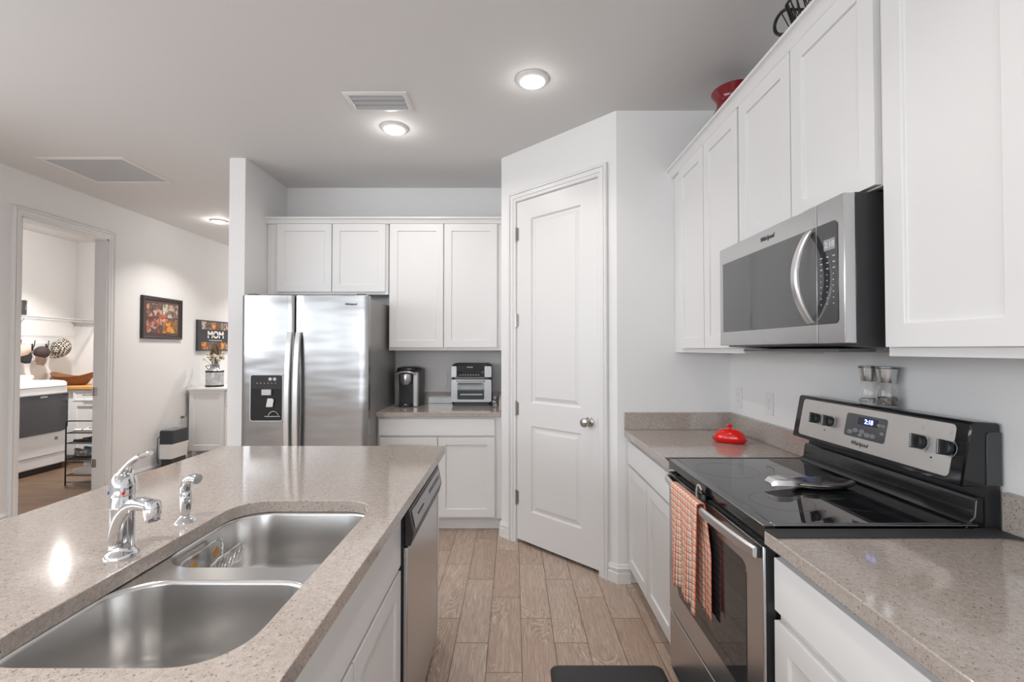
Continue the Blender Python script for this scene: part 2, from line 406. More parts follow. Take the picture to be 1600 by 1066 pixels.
# pantry door
PPROF = [(.003, .005), (.010, .013), (.020, .013), (.042, .004), (.044, .002)]
m = panelled(MB(), DU0+.005, DU1-.006, .026, DZ-.006, .002, .035, [(.302, .738, .245, .853), (.302, .738, 1.015, 2.330)], PPROF)
door = local_struct('door_1', m, TRIM, smooth=True, angle=12)
for z in (2.235, 1.605, .965, .325):
    h = MB(); h.cyl((DU0+.002, -.008, z-.048), (DU0+.002, -.008, z+.048), .0065, seg=12); h.box(DU0-.016, DU0+.022, -.0035, .001, z-.045, z+.045)
    h.ball((DU0+.002, -.008, z+.05), .006, 10, 6); h.ball((DU0+.002, -.008, z-.05), .006, 10, 6); h.build('hinge', NICKEL, door)
k = MB(); k.lathe([(.0, .001), (.032, .001), (.032, -.005), (.027, -.010), (.013, -.014), (.011, -.030), (.015, -.036), (.026, -.044), (.030, -.056), (.026, -.066), (.012, -.071), (.001, -.0715)], (.806, 0, .936), 28, 'y')
k.build('door_knob', NICKEL, door)
MB().box(DU1-.006, DU1-.0005, -.0015, .02, .905, .965).build('latch_plate', NICKEL, door)
# baseboards
BB = [(0, 0), (0, .016), (.060, .016), (.063, .012), (.078, .012), (.081, .015), (.090, .015), (.095, .009), (.106, .008), (.112, .003), (.112, 0)]   # (z, protrusion)
def baseboard(name, p0, p1, side, ext0=0, ext1=0):
    p0, p1 = Vector(p0), Vector(p1); d = (p1-p0).normalized(); n = Vector((-d.y, d.x))*side
    m = MB(); m.loft([[((p0+n*pr-d*ext0*pr).x, (p0+n*pr-d*ext0*pr).y, z) for z, pr in BB], [((p1+n*pr+d*ext1*pr).x, (p1+n*pr+d*ext1*pr).y, z) for z, pr in BB]])
    return struct(m.build(name, TRIM))
dB = AB.normalized()
baseboard('baseboard_pantry_left', B, B+dB*.090, -1, .41, 0); baseboard('baseboard_pantry_right', B+dB*.948, A, -1, 0, .41)
baseboard('baseboard_pantry_side', A, (.70, 2.814), -1, .41, 0)
baseboard('baseboard_left', (LX, 4.67), (LX, 7.5), -1); baseboard('baseboard_left_near', (LX, REAR), (LX, 3.71), -1)
baseboard('baseboard_wing', (-2.15, 3.518), (-2.03, 3.518), -1)
baseboard('baseboard_laundry', (LAX, 3.0), (LAX, LAY), -1)
# laundry doorway casing
m = MB(); sweep_frame(m, [(3.78, 0), (3.78, 2.48), (4.60, 2.48), (4.60, 0)], CASING)
m.v = [(LX - y, x, z) for x, y, z in m.v]       # wall plane is x = LX, facing +X
m.box(LX-.12, LX, 3.78, 3.795, 0, 2.48); m.box(LX-.12, LX, 4.585, 4.60, 0, 2.48); m.box(LX-.12, LX, 3.78, 4.60, 2.465, 2.48)
tr = struct(m.build('trim_2', TRIM))
h = MB(); h.box(LX-.115, LX-.075, 4.581, 4.586, .94, 1.02); h.cyl((LX-.112, 4.576, .938), (LX-.112, 4.576, 1.022), .006, seg=10); h.build('door_hinge', NICKEL, tr)
h = MB(); h.box(LX-.115, LX-.075, 4.581, 4.586, .24, .32); h.cyl((LX-.112, 4.576, .238), (LX-.112, 4.576, .322), .006, seg=10); h.build('door_hinge', NICKEL, tr)

# ============================================================ CEILING FIXTURES
def can(x, y, label, group='round ceiling lights', power=None, glow=.27, spread=112):
    pw = power or LAMP_W
    t = thing('ceiling_light', label, 'ceiling light', (x, y, CEIL), 0, group)
    MB().lathe([(.0885, 0), (.0885, -.004), (.083, -.010), (.072, -.014), (.066, -.016), (.066, -.001)], seg=40, cap0=False, cap1=False).build('trim_ring', TRIM, t)
    MB().lathe([(.0655, -.004), (.0655, -.017), (.058, -.022), (.03, -.025), (.002, -.026)], seg=40).build('lens', LENS, t)
    l = bpy.data.lights.new('lamp', 'AREA'); l.shape = 'DISK'; l.size = .13; l.energy = pw; l.color = LAMP_COL; l.spread = R(spread)
    o = bpy.data.objects.new('lamp', l); COL.objects.link(o); o.location = (x, y, CEIL-.03)
    p = bpy.data.lights.new('lamp_glow', 'POINT'); p.energy = pw*glow; p.color = LAMP_COL; p.shadow_soft_size = .03
    q = bpy.data.objects.new('lamp_glow', p); COL.objects.link(q); q.location = (x, y, CEIL-.050)
    return t
can(.103, 2.485, 'round ceiling light nearest the pantry door, largest of the lights in view', power=2.6, glow=.26)
can(-.778, 3.036, 'round ceiling light just beyond the small ceiling vent', power=7, glow=.17, spread=160)
can(-3.321, 5.246, 'round ceiling light far off over the hallway, above the framed photos', power=11, glow=.2)
can(-4.99, 5.19, 'round ceiling light inside the laundry room', power=36)
can(-3.1, 7.0, 'added unseen ceiling light at the end of the hall, hidden behind the wing wall', power=18)  # unseen light added to brighten the hall
for x, y in ((.1, .75), (-.85, .3), (-2.6, 1.6), (-2.6, -1.6), (-.6, -2.6)):
    can(x, y, 'round ceiling light above or behind the viewer, out of the picture', power=3.8 if x > 0 else 9)
VENTM = mat('vent_shaded_white', (.50, .52, .54), .4)  # grey-blue tone puts shade into the colour of the white louvers
def vent(label, x0, x1, y0, y1, border, slat, n, thick=.004, tilt=.010):
    t = thing('ceiling_vent', label, 'ceiling vent', ((x0+x1)/2, (y0+y1)/2, CEIL), 0); w, d = (x1-x0)/2, (y1-y0)/2; b = border
    m = MB(); prof = [(0, 0), (0, -.003), (b*.3, -.009), (b*.85, -.009), (b, -.004), (b, 0)]
    rings = []
    for sx, sy in ((-1, -1), (1, -1), (1, 1), (-1, 1)): rings.append([(sx*(w-o), sy*(d-o), z) for o, z in prof])
    m.loft(rings, closed=True); m.build('vent_frame', TRIM, t)
    MB().box(-w+b, w-b, -d+b, d-b, -.0015, -.0005).build('duct_shadow', mat('vent_void', (0.03, 0.03, 0.033), .8), t)
    s = MB(); step = 2*(d-b)/n
    for i in range(n):
        yy = -d+b+step*(i+.5)
        s.prism([(yy-slat/2, -.002), (yy-slat/2, -.002-thick*.4), (yy+slat/2, -.002-tilt), (yy+slat/2, -.002-tilt+thick*.4)], -w+b, w-b, 'x')
    s.build('louvers', VENTM, t, smooth=False); return t
vent('large square white return air vent in the ceiling over the hall', -3.616, -2.945, 3.498, 4.04, .035, .0095, 34, .003, .0022)
vent('small rectangular white supply vent in the ceiling with wide louvers', -.969, -.602, 2.605, 2.815, .030, .033, 3, .003, .0085)

# ============================================================ CABINETS
def upper(label, w, z0, z1, origin, rz, doors, dz0=None, depth=.333, group='white wall cabinets', dz1=2.425):
    """local x 0..w, face frame at y=0, box behind it"""
    t = thing('wall_cabinet', label, 'wall cabinet', (origin[0], origin[1], z0), rz, group); h = z1-z0
    c = MB(); c.box(0, w, .0, depth, .022, h); c.box(0, w, 0, .02, 0, .022); c.box(0, .016, .02, depth, 0, .022); c.box(w-.016, w, .02, depth, 0, .022)
    c.build('body', CAB, t, smooth=False, bevel=.001)
    for a, b in doors:
        shaker(a, b, (dz0 or z0+.022)-z0, dz1-z0).build('cabinet_door', CAB, t, smooth=False, bevel=.0012)
    return t
ZT = 2.44
# back wall
upper('two-door white wall cabinet above the refrigerator', .998, 1.845, ZT, (-2.028, 3.843), 0, [(.088, .534), (.543, .975)], 1.867, depth=.332)
upper('tall two-door white wall cabinet above the coffee maker and toaster oven', .930, 1.385, ZT, (-1.022, 3.843), 0, [(.012, .446), (.457, .888)], 1.410, depth=.332)
# right wall (local x runs from far to near, local y towards the wall)
FX = .975
upper('two-door white wall cabinet at the far right corner beside the pantry wall', .842, 1.376, ZT, (FX, 2.812), RW, [(.130, .474), (.480, .832)], 1.400, depth=.334)
upper('short two-door white wall cabinet above the microwave', .752, 1.826, ZT, (FX, 1.968), RW, [(.004, .368), (.374, .742)], 1.829, depth=.334)
upper('large white wall cabinet nearest the viewer, right of the microwave', .740, 1.376, ZT, (FX, 1.212), RW, [(.014, .362), (.368, .726)], 1.400, depth=.334)
CROWN = [(0, 0), (.018, 0), (.022, .006), (.024, .014), (.034, .028), (.040, .034), (.050, .036), (.050, .048), (0, .048)]   # (protrusion, z)
m = MB(); m.loft([[(x, 3.843-p, ZT-.012+z) for p, z in CROWN] for x in (-2.03, -.092)])
tag(m.build('crown_molding', CAB), 'white crown molding along the top of the back wall cabinets over the refrigerator', 'molding', 'crown moldings')
m = MB(); m.loft([[(FX-p, y, ZT-.012+z) for p, z in CROWN] for y in (2.813, .472)])
tag(m.build('crown_molding', CAB), 'white crown molding along the top of the right wall cabinets, under the red vase', 'molding', 'crown moldings')

def base(name, label, w, origin, rz, doors, drawers, depth=.60, toe=True, dz=(.108, .700), rz0=(.715, .845), group='white base cabinets', extra=None, toemat=None):
    t = thing(name, label, 'base cabinet', (origin[0], origin[1], 0), rz, group)
    c = MB(); c.box(0, w, 0, depth, .10, .876); c.box(.0, w, .065, depth, 0, .10)
    c.build('body', CAB, t, smooth=False)
    for a, b in doors: shaker(a, b, *dz).build('cabinet_door', CAB, t, smooth=False, bevel=.0012)
    for a, b in drawers: MB().box(a, b, -.02, -.0005, *rz0).build('drawer_front', CAB, t, smooth=False, bevel=.0015)
    return t
b0 = base('base_cabinet', 'white base cabinet with one wide drawer below the coffee maker', .950, (-1.043, 3.605), 0, [(.020, .462), (.468, .900)], [(.015, .900)], depth=.565, dz=(.116, .720), rz0=(.733, .862))
mt = MB(); mt.box(0, .95, .055, .0645, 0, .075); mt.box(0, .95, .045, .0645, .075, .099); mt.build('toe_trim', CAB, b0, bevel=.002)
base('base_cabinet', 'white base cabinet between the pantry wall and the range', .790, (.705, 2.812), RW, [(.012, .396), (.402, .784)], [(.012, .784)], depth=.60)
base('base_cabinet', 'white base cabinet nearest the viewer, right of the range', .776, (.705, 1.244), RW, [(.006, .384), (.390, .770)], [(.006, .770)], depth=.60, dz=(.108, .685), rz0=(.712, .848))
base('base_cabinet', 'white base cabinet behind the viewer on the right wall, out of the picture', .776, (.705, .466), RW, [(.006, .384), (.390, .770)], [(.006, .770)], depth=.60)

def slab(name, label, boxes, group=None, cat='countertop', bevel=.003):
    m = MB()
    for b in boxes: m.box(*b)
    return tag(m.build(name, QUARTZ, bevel=bevel), label, cat, group)
CT0, CT1 = .878, .914
ct = slab('countertop', 'grey speckled quartz countertop under the coffee maker and toaster oven', [(-1.045, -.093, 3.565, 4.173, CT0, CT1)], 'quartz countertops')
MB().box(-1.045, -.093, 4.153, 4.173, CT1+.0005, 1.016).build('backsplash', QUARTZ, ct, bevel=.0015)
MB().prism([(3.66, CT1+.0005), (4.152, CT1+.0005), (4.152, 1.016), (3.76, 1.016), (3.70, .995), (3.67, .95)], -.113, -.0935, 'x').build('side_splash', QUARTZ, ct, bevel=.0015)
ct = slab('countertop', 'grey speckled quartz countertop in the far right corner under the red butter dish', [(.664, 1.308, 2.013, 2.812, CT0, CT1)], 'quartz countertops')
MB().box(1.288, 1.308, 2.013, 2.791, CT1+.0005, 1.017).build('backsplash', QUARTZ, ct, bevel=.0015)
MB().box(.664, 1.308, 2.792, 2.812, CT1+.0005, 1.017).build('backsplash', QUARTZ, ct, bevel=.0015)
ct = slab('countertop', 'grey speckled quartz countertop in the lower right foreground, beside the range', [(.664, 1.308, -.31, 1.247, CT0, CT1)], 'quartz countertops')
MB().box(1.288, 1.308, -.31, 1.240, CT1+.0005, 1.017).build('backsplash', QUARTZ, ct, bevel=.0015)

# ============================================================ ISLAND
IX0, IX1, IY0, IY1 = -1.435, -.338, -.15, 2.33
CUT = rrect(-.855, -.431, .714, 1.490, .098, 12)
m = plate_with_holes([(IX0, IY0), (IX1, IY0), (IX1, IY1), (IX0, IY1)], [CUT], CT0, CT1)
tag(m.build('countertop', QUARTZ, bevel=.002), 'grey speckled quartz island countertop with the double sink cut into it', 'countertop', 'quartz countertops')
IFX = -.382     # face frame plane of the island (doors at -.362)
isl = t = thing('island_cabinet', 'white island sink cabinet with a false drawer front, below the sink', 'base cabinet', (IFX, .620, 0), IS)
c = MB(); w = .905
c.box(0, w, 0, .02, .10, .876); c.box(0, .018, .02, .62, .10, .876); c.box(w-.018, w, .02, .62, .10, .876); c.box(0, w, .60, .62, .10, .876); c.box(0, w, .02, .60, .10, .118); c.box(0, w, .07, .60, 0, .10)
c.build('body', CAB, t, smooth=False)
for a, b in ((.008, .449), (.455, .897)): shaker(a, b, .108, .682).build('cabinet_door', CAB, t, smooth=False, bevel=.0012)
MB().box(.008, .897, -.02, -.0005, .698, .852).build('false_drawer_front', CAB, t, smooth=False, bevel=.0015)
t = base('island_cabinet', 'white island cabinet at the near end, left behind the viewer', .73, (IFX, -.115, 0)[:2], IS, [(.006, .362), (.368, .724)], [(.006, .724)], depth=.62)
t = isl
m = MB(); m.box(-.735, 1.68, .624, .648, 0, .876); m.box(1.652, 1.68, -.017, .623, 0, .876); m.build('panel', CAB, t, smooth=False, bevel=.001)
# sink
sk = thing('kitchen_sink', 'stainless steel double bowl sink set under the island countertop', 'sink', (-.643, 1.10, .70))
def sk_mb(): return MB()
def off(m): m.v = [(x+.643, y-1.10, z-.70) for x, y, z in m.v]; return m
BN = (-.862, -.424, .706, 1.058); BF = (-.862, -.424, 1.118, 1.498)
ZD = .876
m = plate_with_holes([(-.885, .684), (-.401, .684), (-.401, 1.518), (-.885, 1.518)], [rrect(*BN, .098, 12), rrect(*BF, .098, 12)], ZD-.0012, ZD)
off(m).build('sink_rim', SINKST, sk)
for name, b, dep in (('near_bowl', BN, .20), ('far_bowl', BF, .19)):
    m = MB(); rings = []
    def ring(ins, z, r): return [(x, y, z) for x, y in rrect(b[0]+ins, b[1]-ins, b[2]+ins, b[3]-ins, r, 12)]
    prof = [(0, ZD-.0003, .098), (.003, ZD-.003, .097), (.005, ZD-.010, .096)]
    zb = ZD-dep
    prof += [(.012, zb+.05, .090)]
    for i in range(1, 7):
        a = R(90*i/6); prof.append((.012+.045*(1-math.cos(a)), zb+.05-.05*math.sin(a), .090-.035*(1-math.cos(a))))
    prof += [(.10, zb-.002, .05)]
    for ins, z, r in prof: rings.append(ring(ins, z, r))
    m.loft(rings, cap0=False); off(m)
    o = m.build('bowl', SINKST, sk, angle=60)
    cx, cy = (b[0]+b[1])/2, (b[2]+b[3])/2
    d = MB(); d.lathe([(.056, -.0015), (.054, .0015), (.046, .001), (.040, -.006), (.012, -.008), (.001, -.008)], (cx, cy, zb+.0005), 28, cap0=False); off(d).build('drain', CHROME, o)
# faucet
f = thing('faucet', 'chrome single-lever kitchen faucet behind the sink', 'faucet', (-.912, 1.097, CT1))
MB().lathe([(.034, 0), (.034, .004), (.031, .010), (.026, .015), (.0240, .022), (.0240, .112), (.0246, .113), (.0246, .115), (.0240, .116), (.0240, .140), (.0235, .141)], seg=36).build('body', CHROME, f)
m = MB(); m.lathe([(.0250, .1415), (.0252, .150), (.0245, .163), (.0210, .180), (.014, .192), (.006, .197), (.001, .198)], seg=32)
m.build('cap', CHROME, f)
m = MB(); p = bez((-.006, .004, .176), (.010, .002, .200), (.012, -.002, .222), (.072, -.010, .240), 12); m.tube(p, [.017, .0165, .0155, .014, .0125, .011, .010, .0095, .0095, .010, .011, .010, .006], 14, flat=(1.25, .75))
m.build('lever', CHROME, f)
m = MB(); m.cyl((.0165, -.0180, .1495), (.0180, -.0195, .1495), .0035); m.build('red_dot', RED, f)
m = MB(); m.cyl((-.0185, -.0165, .1495), (-.0200, -.0178, .1495), .0035); m.build('blue_dot', mat('blue_dot', (.01, .06, .5), .3), f)
dx, dy = .83, -.56
def sp(d, z): return (dx*d, dy*d, z)
p = bez((.002, -.018, .034), (.026, -.056, .062), (.052, -.074, .166), (.140, -.098, .148), 14)
m = MB(); m.tube(p, [.0115, .013, .0135, .0135, .013, .013, .0125, .0125, .0125, .0125, .013, .0135, .014, .0145, .014], 16); m.build('spout', CHROME, f)
m = MB(); m.lathe([(.006, .163), (.012, .161), (.0155, .154), (.0165, .145), (.0160, .132), (.0143, .131), (.0143, .121), (.0135, .119), (.010, .119)], (.146, -.099, -.003), 28)
m.build('nozzle', CHROME, f)
s = thing('side_sprayer', 'chrome pull-out side sprayer standing right of the faucet', 'sprayer', (-.914, 1.312, CT1))
MB().lathe([(.027, 0), (.027, .002), (.020, .010), (.0125, .016), (.0115, .018)], seg=30).build('base_flange', CHROME, s)
MB().lathe([(.0105, .0185), (.0115, .022), (.0138, .034), (.0150, .055), (.0145, .070), (.0128, .082), (.0118, .086)], seg=28).build('grip', CHROME, s)
p = bez((-.002, 0, .078), (-.004, 0, .115), (.012, -.002, .124), (.040, -.010, .120), 10)
MB().tube(p, [.0125, .0138, .0140, .0135, .0128, .0120, .0118, .0122, .013, .0138, .0138], 16).build('spray_head', CHROME, s)
m = MB(); m.cyl((.0402, -.010, .120), (.0420, -.0105, .1198), .0115); m.build('spray_face', SILVP, s)
# sink caddy
c = thing('sink_caddy', 'small steel wire caddy on suction cups inside the far sink bowl', 'caddy', (-.790, 1.262, .752))
m = MB(); q = rrect(-.085, .085, 0, .105, .02, 4); m.tube([(-.043, x, z) for x, z in q], .0032, 8, closed=True); m.build('frame', CHROME, c)
for yy in (-.045, .045):
    m = MB(); m.lathe([(.001, -.0465), (.013, -.0460), (.011, -.050), (.005, -.051), (.004, -.055)], (.012, yy, .080), 18, 'x'); m.build('suction_cup', mat('amber_cup', (.50, .24, .07), .25, 0, .5, Alpha=1.0), c)
m = MB()
for i in range(9):
    yy = -.075+.15*i/8; m.tube([(-.0405, yy, .045), (-.010, yy, .036), (.012, yy, .046), (.026, yy+.004, .098)], .0021, 6)
m.tube([(.026, -.075, .092), (.026, -.05, .099), (.026, .05, .099), (.026, .082, .092)], .0024, 8)
m.tube([(.012, -.08, .045), (.012, .08, .045)], .0018, 6); m.tube([(-.010, -.08, .035), (-.010, .08, .035)], .0018, 6); m.build('wire_basket', CHROME, c)
# dishwasher
d = thing('dishwasher', 'stainless steel dishwasher with a black control edge built into the island', 'dishwasher', (-.345, 1.533, 0), IS)
MB().box(.002, .598, .012, .56, .10, .868).build('tub', BPLAST, d, smooth=False)
m = MB(); m.prism([(-.0, .10), (.018, .10), (.018, .745), (.0, .745)], .004, .596, 'x'); m.build('door', STEEL, d, bevel=.003)
m = MB(); m.prism([(.010, .868), (-.004, .868), (-.020, .790), (-.010, .752), (.010, .748)], .003, .597, 'x'); m.build('control_panel', BPLAST, d, bevel=.002)
m = MB(); m.add([(.030, -.0068, .857), (.570, -.0068, .857), (.570, -.0196, .797), (.030, -.0196, .797)], [(0, 1, 2, 3)]); m.v = [(x, y-.0012, z) for x, y, z in m.v]; m.build('control_strip', mat('dishwasher_strip', (.36, .36, .37), .3, .8), d)
for i in range(7):
    m = MB(); x = .32+i*.034; m.add([(x, -.0125, .838), (x+.018, -.0125, .838), (x+.018, -.0155, .823), (x, -.0155, .823)], [(0, 1, 2, 3)]); m.v = [(a, b-.0015, cc) for a, b, cc in m.v]; m.build('button', GREYP, d)
m = MB(); m.box(.10, .20, -.016, -.012, .822, .828); m.build('latch', DARK, d)
MB().box(.004, .596, .055, .07, 0, .098).build('kick_plate', BPLAST, d)

# ============================================================ REFRIGERATOR
FXL, FXR, FYF = -1.942, -1.037, 3.33
fr = thing('refrigerator', 'stainless steel side-by-side refrigerator with ice and water dispenser', 'refrigerator', (FXL, FYF, 0)); w = FXR-FXL; sx = .379
m = MB(); m.box(.006, w-.008, .075, .790, .03, 1.762); m.build('body', FRSIDE, fr, bevel=.004)
def fdoor(name, x0, x1, hole=None):
    # gently bowed front, rounded vertical edges
    n = 16; pts = []
    for i in range(n+1):
        a = i/n; x = x0+(x1-x0)*a; e = min(a, 1-a)*(x1-x0); bow = .006*(1-(2*a-1)**2)
        rr = .012; y = .006-bow + (0 if e >= rr else rr-math.sqrt(max(0, rr*rr-(rr-e)**2)))
        pts.append((x, y))
    pts += [(x1, .068), (x0, .068)]
    m = MB(); m.prism(pts, .045, 1.782, 'z')
    return m
ld = fdoor('l', 0, sx-.005).build('door', FRIDGE, fr, bevel=.002); ld['label'] = 'narrow left refrigerator door with the dispenser'
rd = fdoor('r', sx+.005, w).build('door', FRIDGE, fr, bevel=.002)
MB().box(.01, w-.01, .068, .080, .05, 1.775).build('gasket', DARK, fr)
for x, par in ((sx-.028, ld), (sx+.034, rd)):
    m = MB(); rings = []; n = 22
    for i in range(n+1):
        t_ = i/n; z = .42+(1.517-.42)*t_; yy = -.006-.046*math.sin(math.pi*min(1, max(0, t_)))**.6
        hw = .0215; th = .010
        rings.append([(x-hw, yy+.010, z), (x-hw, yy+.002, z), (x-hw*.75, yy-th*.7, z), (x+hw*.75, yy-th*.7, z), (x+hw, yy+.002, z), (x+hw, yy+.010, z)])
    m.loft(rings); m.build('door_handle', HANDLE, par, bevel=.0015)
# dispenser
dp = MB(); X0, X1, Z0, Z1 = .076, .300, .888, 1.210
m = MB(); outer = rrect(X0-.007, X1+.007, Z0-.007, Z1+.007, .019, 6); inner = rrect(X0, X1, Z0, Z1, .013, 6)
m.loft([[(x, -.0005, z) for x, z in outer], [(x, -.0055, z) for x, z in outer], [(x, -.0055, z) for x, z in inner], [(x, -.0005, z) for x, z in inner]], cap0=False, cap1=False)
m.build('dispenser_bezel', SILVP, ld)
m = MB(); m.prism(inner, -.0035, -.0002, 'y'); dpn = m.build('dispenser', BGLASS, ld)
m = MB(); m.prism(rrect(X0+.004, X1-.004, 1.112, Z1-.004, .010, 5), -.0058, -.0036, 'y'); m.build('dispenser_controls', mat('dispenser_dark', (.035, .035, .038), .12), ld)
m = MB(); m.box(.160, .228, -.022, -.0037, 1.068, 1.110); m.build('chute', SILVP, ld, bevel=.003)
m = MB(); m.prism([(.190, .985), (.238, .985), (.246, 1.035), (.236, 1.046), (.202, 1.046)], -.018, -.008, 'y'); m.build('paddle', mat('paddle', (.7, .7, .7), .3), ld, bevel=.003)
m = MB(); m.tube(bez((.205, -.012, .925), (.225, -.012, .965), (.262, -.012, .965), (.280, -.012, .925), 10), .0025, 8); m.tube([(.180, -.012, .918), (.290, -.012, .918)], .003, 8); m.build('drip_tray', SILVP, ld)
for i in range(6): MB().box(.118+i*.026, .126+i*.026, -.0066, -.0059, 1.151, 1.155).build('indicator', PRINTW, ld)
for i in range(2):
    m = MB(); m.lathe([(.001, -.0066), (.011, -.0064), (.012, -.0059)], (.214+i*.032, 0, 1.182), 16, 'y'); m.build('indicator', PRINTW, ld)
text('Whirlpool', .020, (.782, -.0035, 1.716), rd, PRINTD, shear=.2, bold=.0004)
# hinge covers
for x in (.03, w-.09): MB().box(x, x+.06, .03, .11, 1.7825, 1.795).build('hinge_cover', GREYP, fr, bevel=.003)

# ============================================================ MICROWAVE  (local x far->near, y to the wall)
mw = thing('microwave', 'stainless steel over-the-range microwave with curved handle', 'microwave', (.885, 1.997, 1.390), RW); Wm = .752
Z = lambda z: z-1.390
m = MB(); m.prism([(.033, Z(1.818)), (.422, Z(1.818)), (.422, Z(1.400)), (.20, Z(1.392)), (.033, Z(1.404))], .006, Wm-.004, 'x'); m.build('case', mat('microwave_case', (.075, .075, .08), .28, .5), mw, bevel=.002)
split = 1.997-1.358
m = MB(); m.box(0, split-.0015, 0, .032, Z(1.410), Z(1.815)); md = m.build('door', STEEL, mw, bevel=.0025)
m = MB(); m.box(split+.0015, Wm, 0, .032, Z(1.410), Z(1.815)); mp = m.build('control_side', STEEL, mw, bevel=.0025)
m = MB(); m.box(.033, split-.0022, -.0016, -.0002, Z(1.465), Z(1.750)); m.build('window', mat('micro_window', (.085, .087, .09), .045, 0, .8), md)
pts = [(split+.0022, Z(1.465)), (Wm-.036, Z(1.465)), (Wm-.0285, Z(1.4685)), (Wm-.024, Z(1.477)), (Wm-.024, Z(1.738)), (Wm-.0285, Z(1.7465)), (Wm-.036, Z(1.750)), (split+.0022, Z(1.750))]
m = MB(); m.prism(pts, -.0016, -.0002, 'y'); m.build('control_panel', mat('micro_panel', (.035, .036, .04), .06, 0, .7), mp)
m = MB(); rings = []
for i in range(25):
    a = i/24; z = Z(1.470)+(1.745-1.470)*a; yy = -.004-.048*math.sin(math.pi*a)**.8; x = split-.022
    d_ = (.0135, .007)
    rings.append([(x+d_[0]*cx, yy+d_[1]*cy, z) for cx, cy in ((-1, .8), (-1, -.3), (-.7, -1), (.7, -1), (1, -.3), (1, .8))])
m.loft(rings); m.build('door_handle', HANDLE, md, bevel=.0012)
m = MB(); m.box(split+.034, split+.080, -.0022, -.0017, Z(1.672), Z(1.703)); m.build('display', mat('micro_display', (.30, .31, .33), .2), mp)
text('2:18', .024, (split+.058, -.0026, Z(1.687)), mp, WHITED)
for r_ in range(9):
    for q in range(3):
        x = split+.018+q*.026; z = Z(1.652)-r_*.0165
        MB().box(x, x+(.009 if r_ < 3 else .004), -.0020, -.0017, z, z+.003).build('button_mark', PRINTW, mp)
text('Whirlpool', .021, (1.997-1.623, -.0006, Z(1.783)), md, PRINTD, shear=.2, bold=.0005)
m = MB(); m.box(.10, Wm-.10, .05, .16, -.0035, .004); m.build('vent_grille', GREYP, mw)
m = MB(); m.box(.22, .50, .22, .34, -.006, .004); m.build('lamp_cover', SILVP, mw)

# ============================================================ RANGE
rg = thing('range', 'stainless steel and black glass-top electric range', 'range', (.665, 2.006, 0), RW); Wr = .752
Y = lambda X: X-.665          # world X -> local y
U = lambda Yw: 2.006-Yw       # world Y -> local x
m = MB(); m.box(.004, Wr-.004, .036, .63, .03, .905); m.build('body', BENAMEL, rg, smooth=False)
m = MB(); m.box(0, Wr, 0, .010, .302, .868); od = m.build('oven_door', STEEL, rg, bevel=.003)
MB().box(.001, Wr-.001, .0102, .034, .303, .867).build('door_core', BPLAST, od)
m = MB(); m.prism(rrect(U(1.905), U(1.345), .405, .785, .035, 8), -.0016, -.0002, 'y'); m.build('oven_window', WINDGL, od)
m = MB(); m.box(.004, Wr-.004, -.0009, .034, .868, .8745); m.build('door_top', BENAMEL, od)
sl = MB()
for i in range(80):
    if 20 < i < 24: continue
    x = .09+i*.0125; sl.box(x, x+.006, .004, .028, .8747, .8757)
sl.build('vent_slots', mat('slot_grey', (.07, .07, .072), .5), od)
m = MB(); m.box(0, Wr, .002, .012, .055, .292); dr_ = m.build('storage_drawer', STEEL, rg, bevel=.003)
MB().box(.001, Wr-.001, .0122, .034, .056, .291).build('drawer_core', BPLAST, dr_)
m = MB(); m.box(.02, Wr-.02, .06, .075, 0, .052); m.build('kick_plate', BPLAST, rg)
m = MB(); rings = []
for i in range(25):
    a = i/24; x = .012+(Wr-.024)*a; yy = -.016-.020*math.sin(math.pi*a)**.7
    rings.append([(x, yy+.006, .832), (x, yy-.004, .835), (x, yy-.006, .842), (x, yy-.005, .858), (x, yy+.002, .864), (x, yy+.008, .862)])
m.loft(rings); oh = m.build('door_handle', HANDLE, od, bevel=.001)
for x in (.012, Wr-.034): MB().box(x, x+.022, -.012, .0005, .832, .864).build('handle_mount', BPLAST, od, bevel=.002)
# front rail under the glass
m = MB(); m.prism([(.003, .921), (.004, .890), (.012, .884), (.036, .884), (.036, .921)], .001, Wr-.001, 'x'); m.build('front_rail', BENAMEL, rg, bevel=.002)
m = MB(); m.box(.0, Wr, .0012, .030, .9212, .9255); m.box(0, .012, .030, .575, .9212, .9255); m.box(Wr-.012, Wr, .030, .575, .9212, .9255); m.build('cooktop_trim', mat('cooktop_trim', (.30, .30, .31), .22, .9), rg, bevel=.0015)
m = MB(); m.box(.0125, Wr-.0125, .0305, .560, .915, .9262); ck = m.build('glass_cooktop', mat('cooktop_glass', (.012, .013, .015), .025, 0, .8, IOR=2.5), rg, bevel=.001)
for bx, by, r0 in ((.19, .16, .115), (.56, .16, .09), (.19, .40, .075), (.56, .40, .10)):
    m = MB(); m.lathe([(r0, .92625), (r0, .92640), (r0-.0015, .92640), (r0-.0015, .92625)], (bx, by, 0), 48, cap0=False, cap1=False); m.build('burner_ring', mat('burner_print', (.05, .05, .052), .2), ck)
m = MB(); m.tube([(.02, .566, .928), (Wr-.02, .566, .928)], .004, 8); m.build('rear_lip', mat('rear_lip', (.35, .35, .36), .2, .9), rg)
# lower guard
m = MB(); m.prism([(Y(1.205), .905), (Y(1.222), .930), (Y(1.236), .945), (Y(1.240), .985), (Y(1.246), .996), (Y(1.262), .996), (Y(1.262), .905)], .006, Wr-.006, 'x'); m.build('rear_guard', BENAMEL, rg, bevel=.003)
m = MB(); m.box(.003, Wr-.003, Y(1.263), Y(1.303), .90, 1.03); m.build('rear_riser', BPLAST, rg)
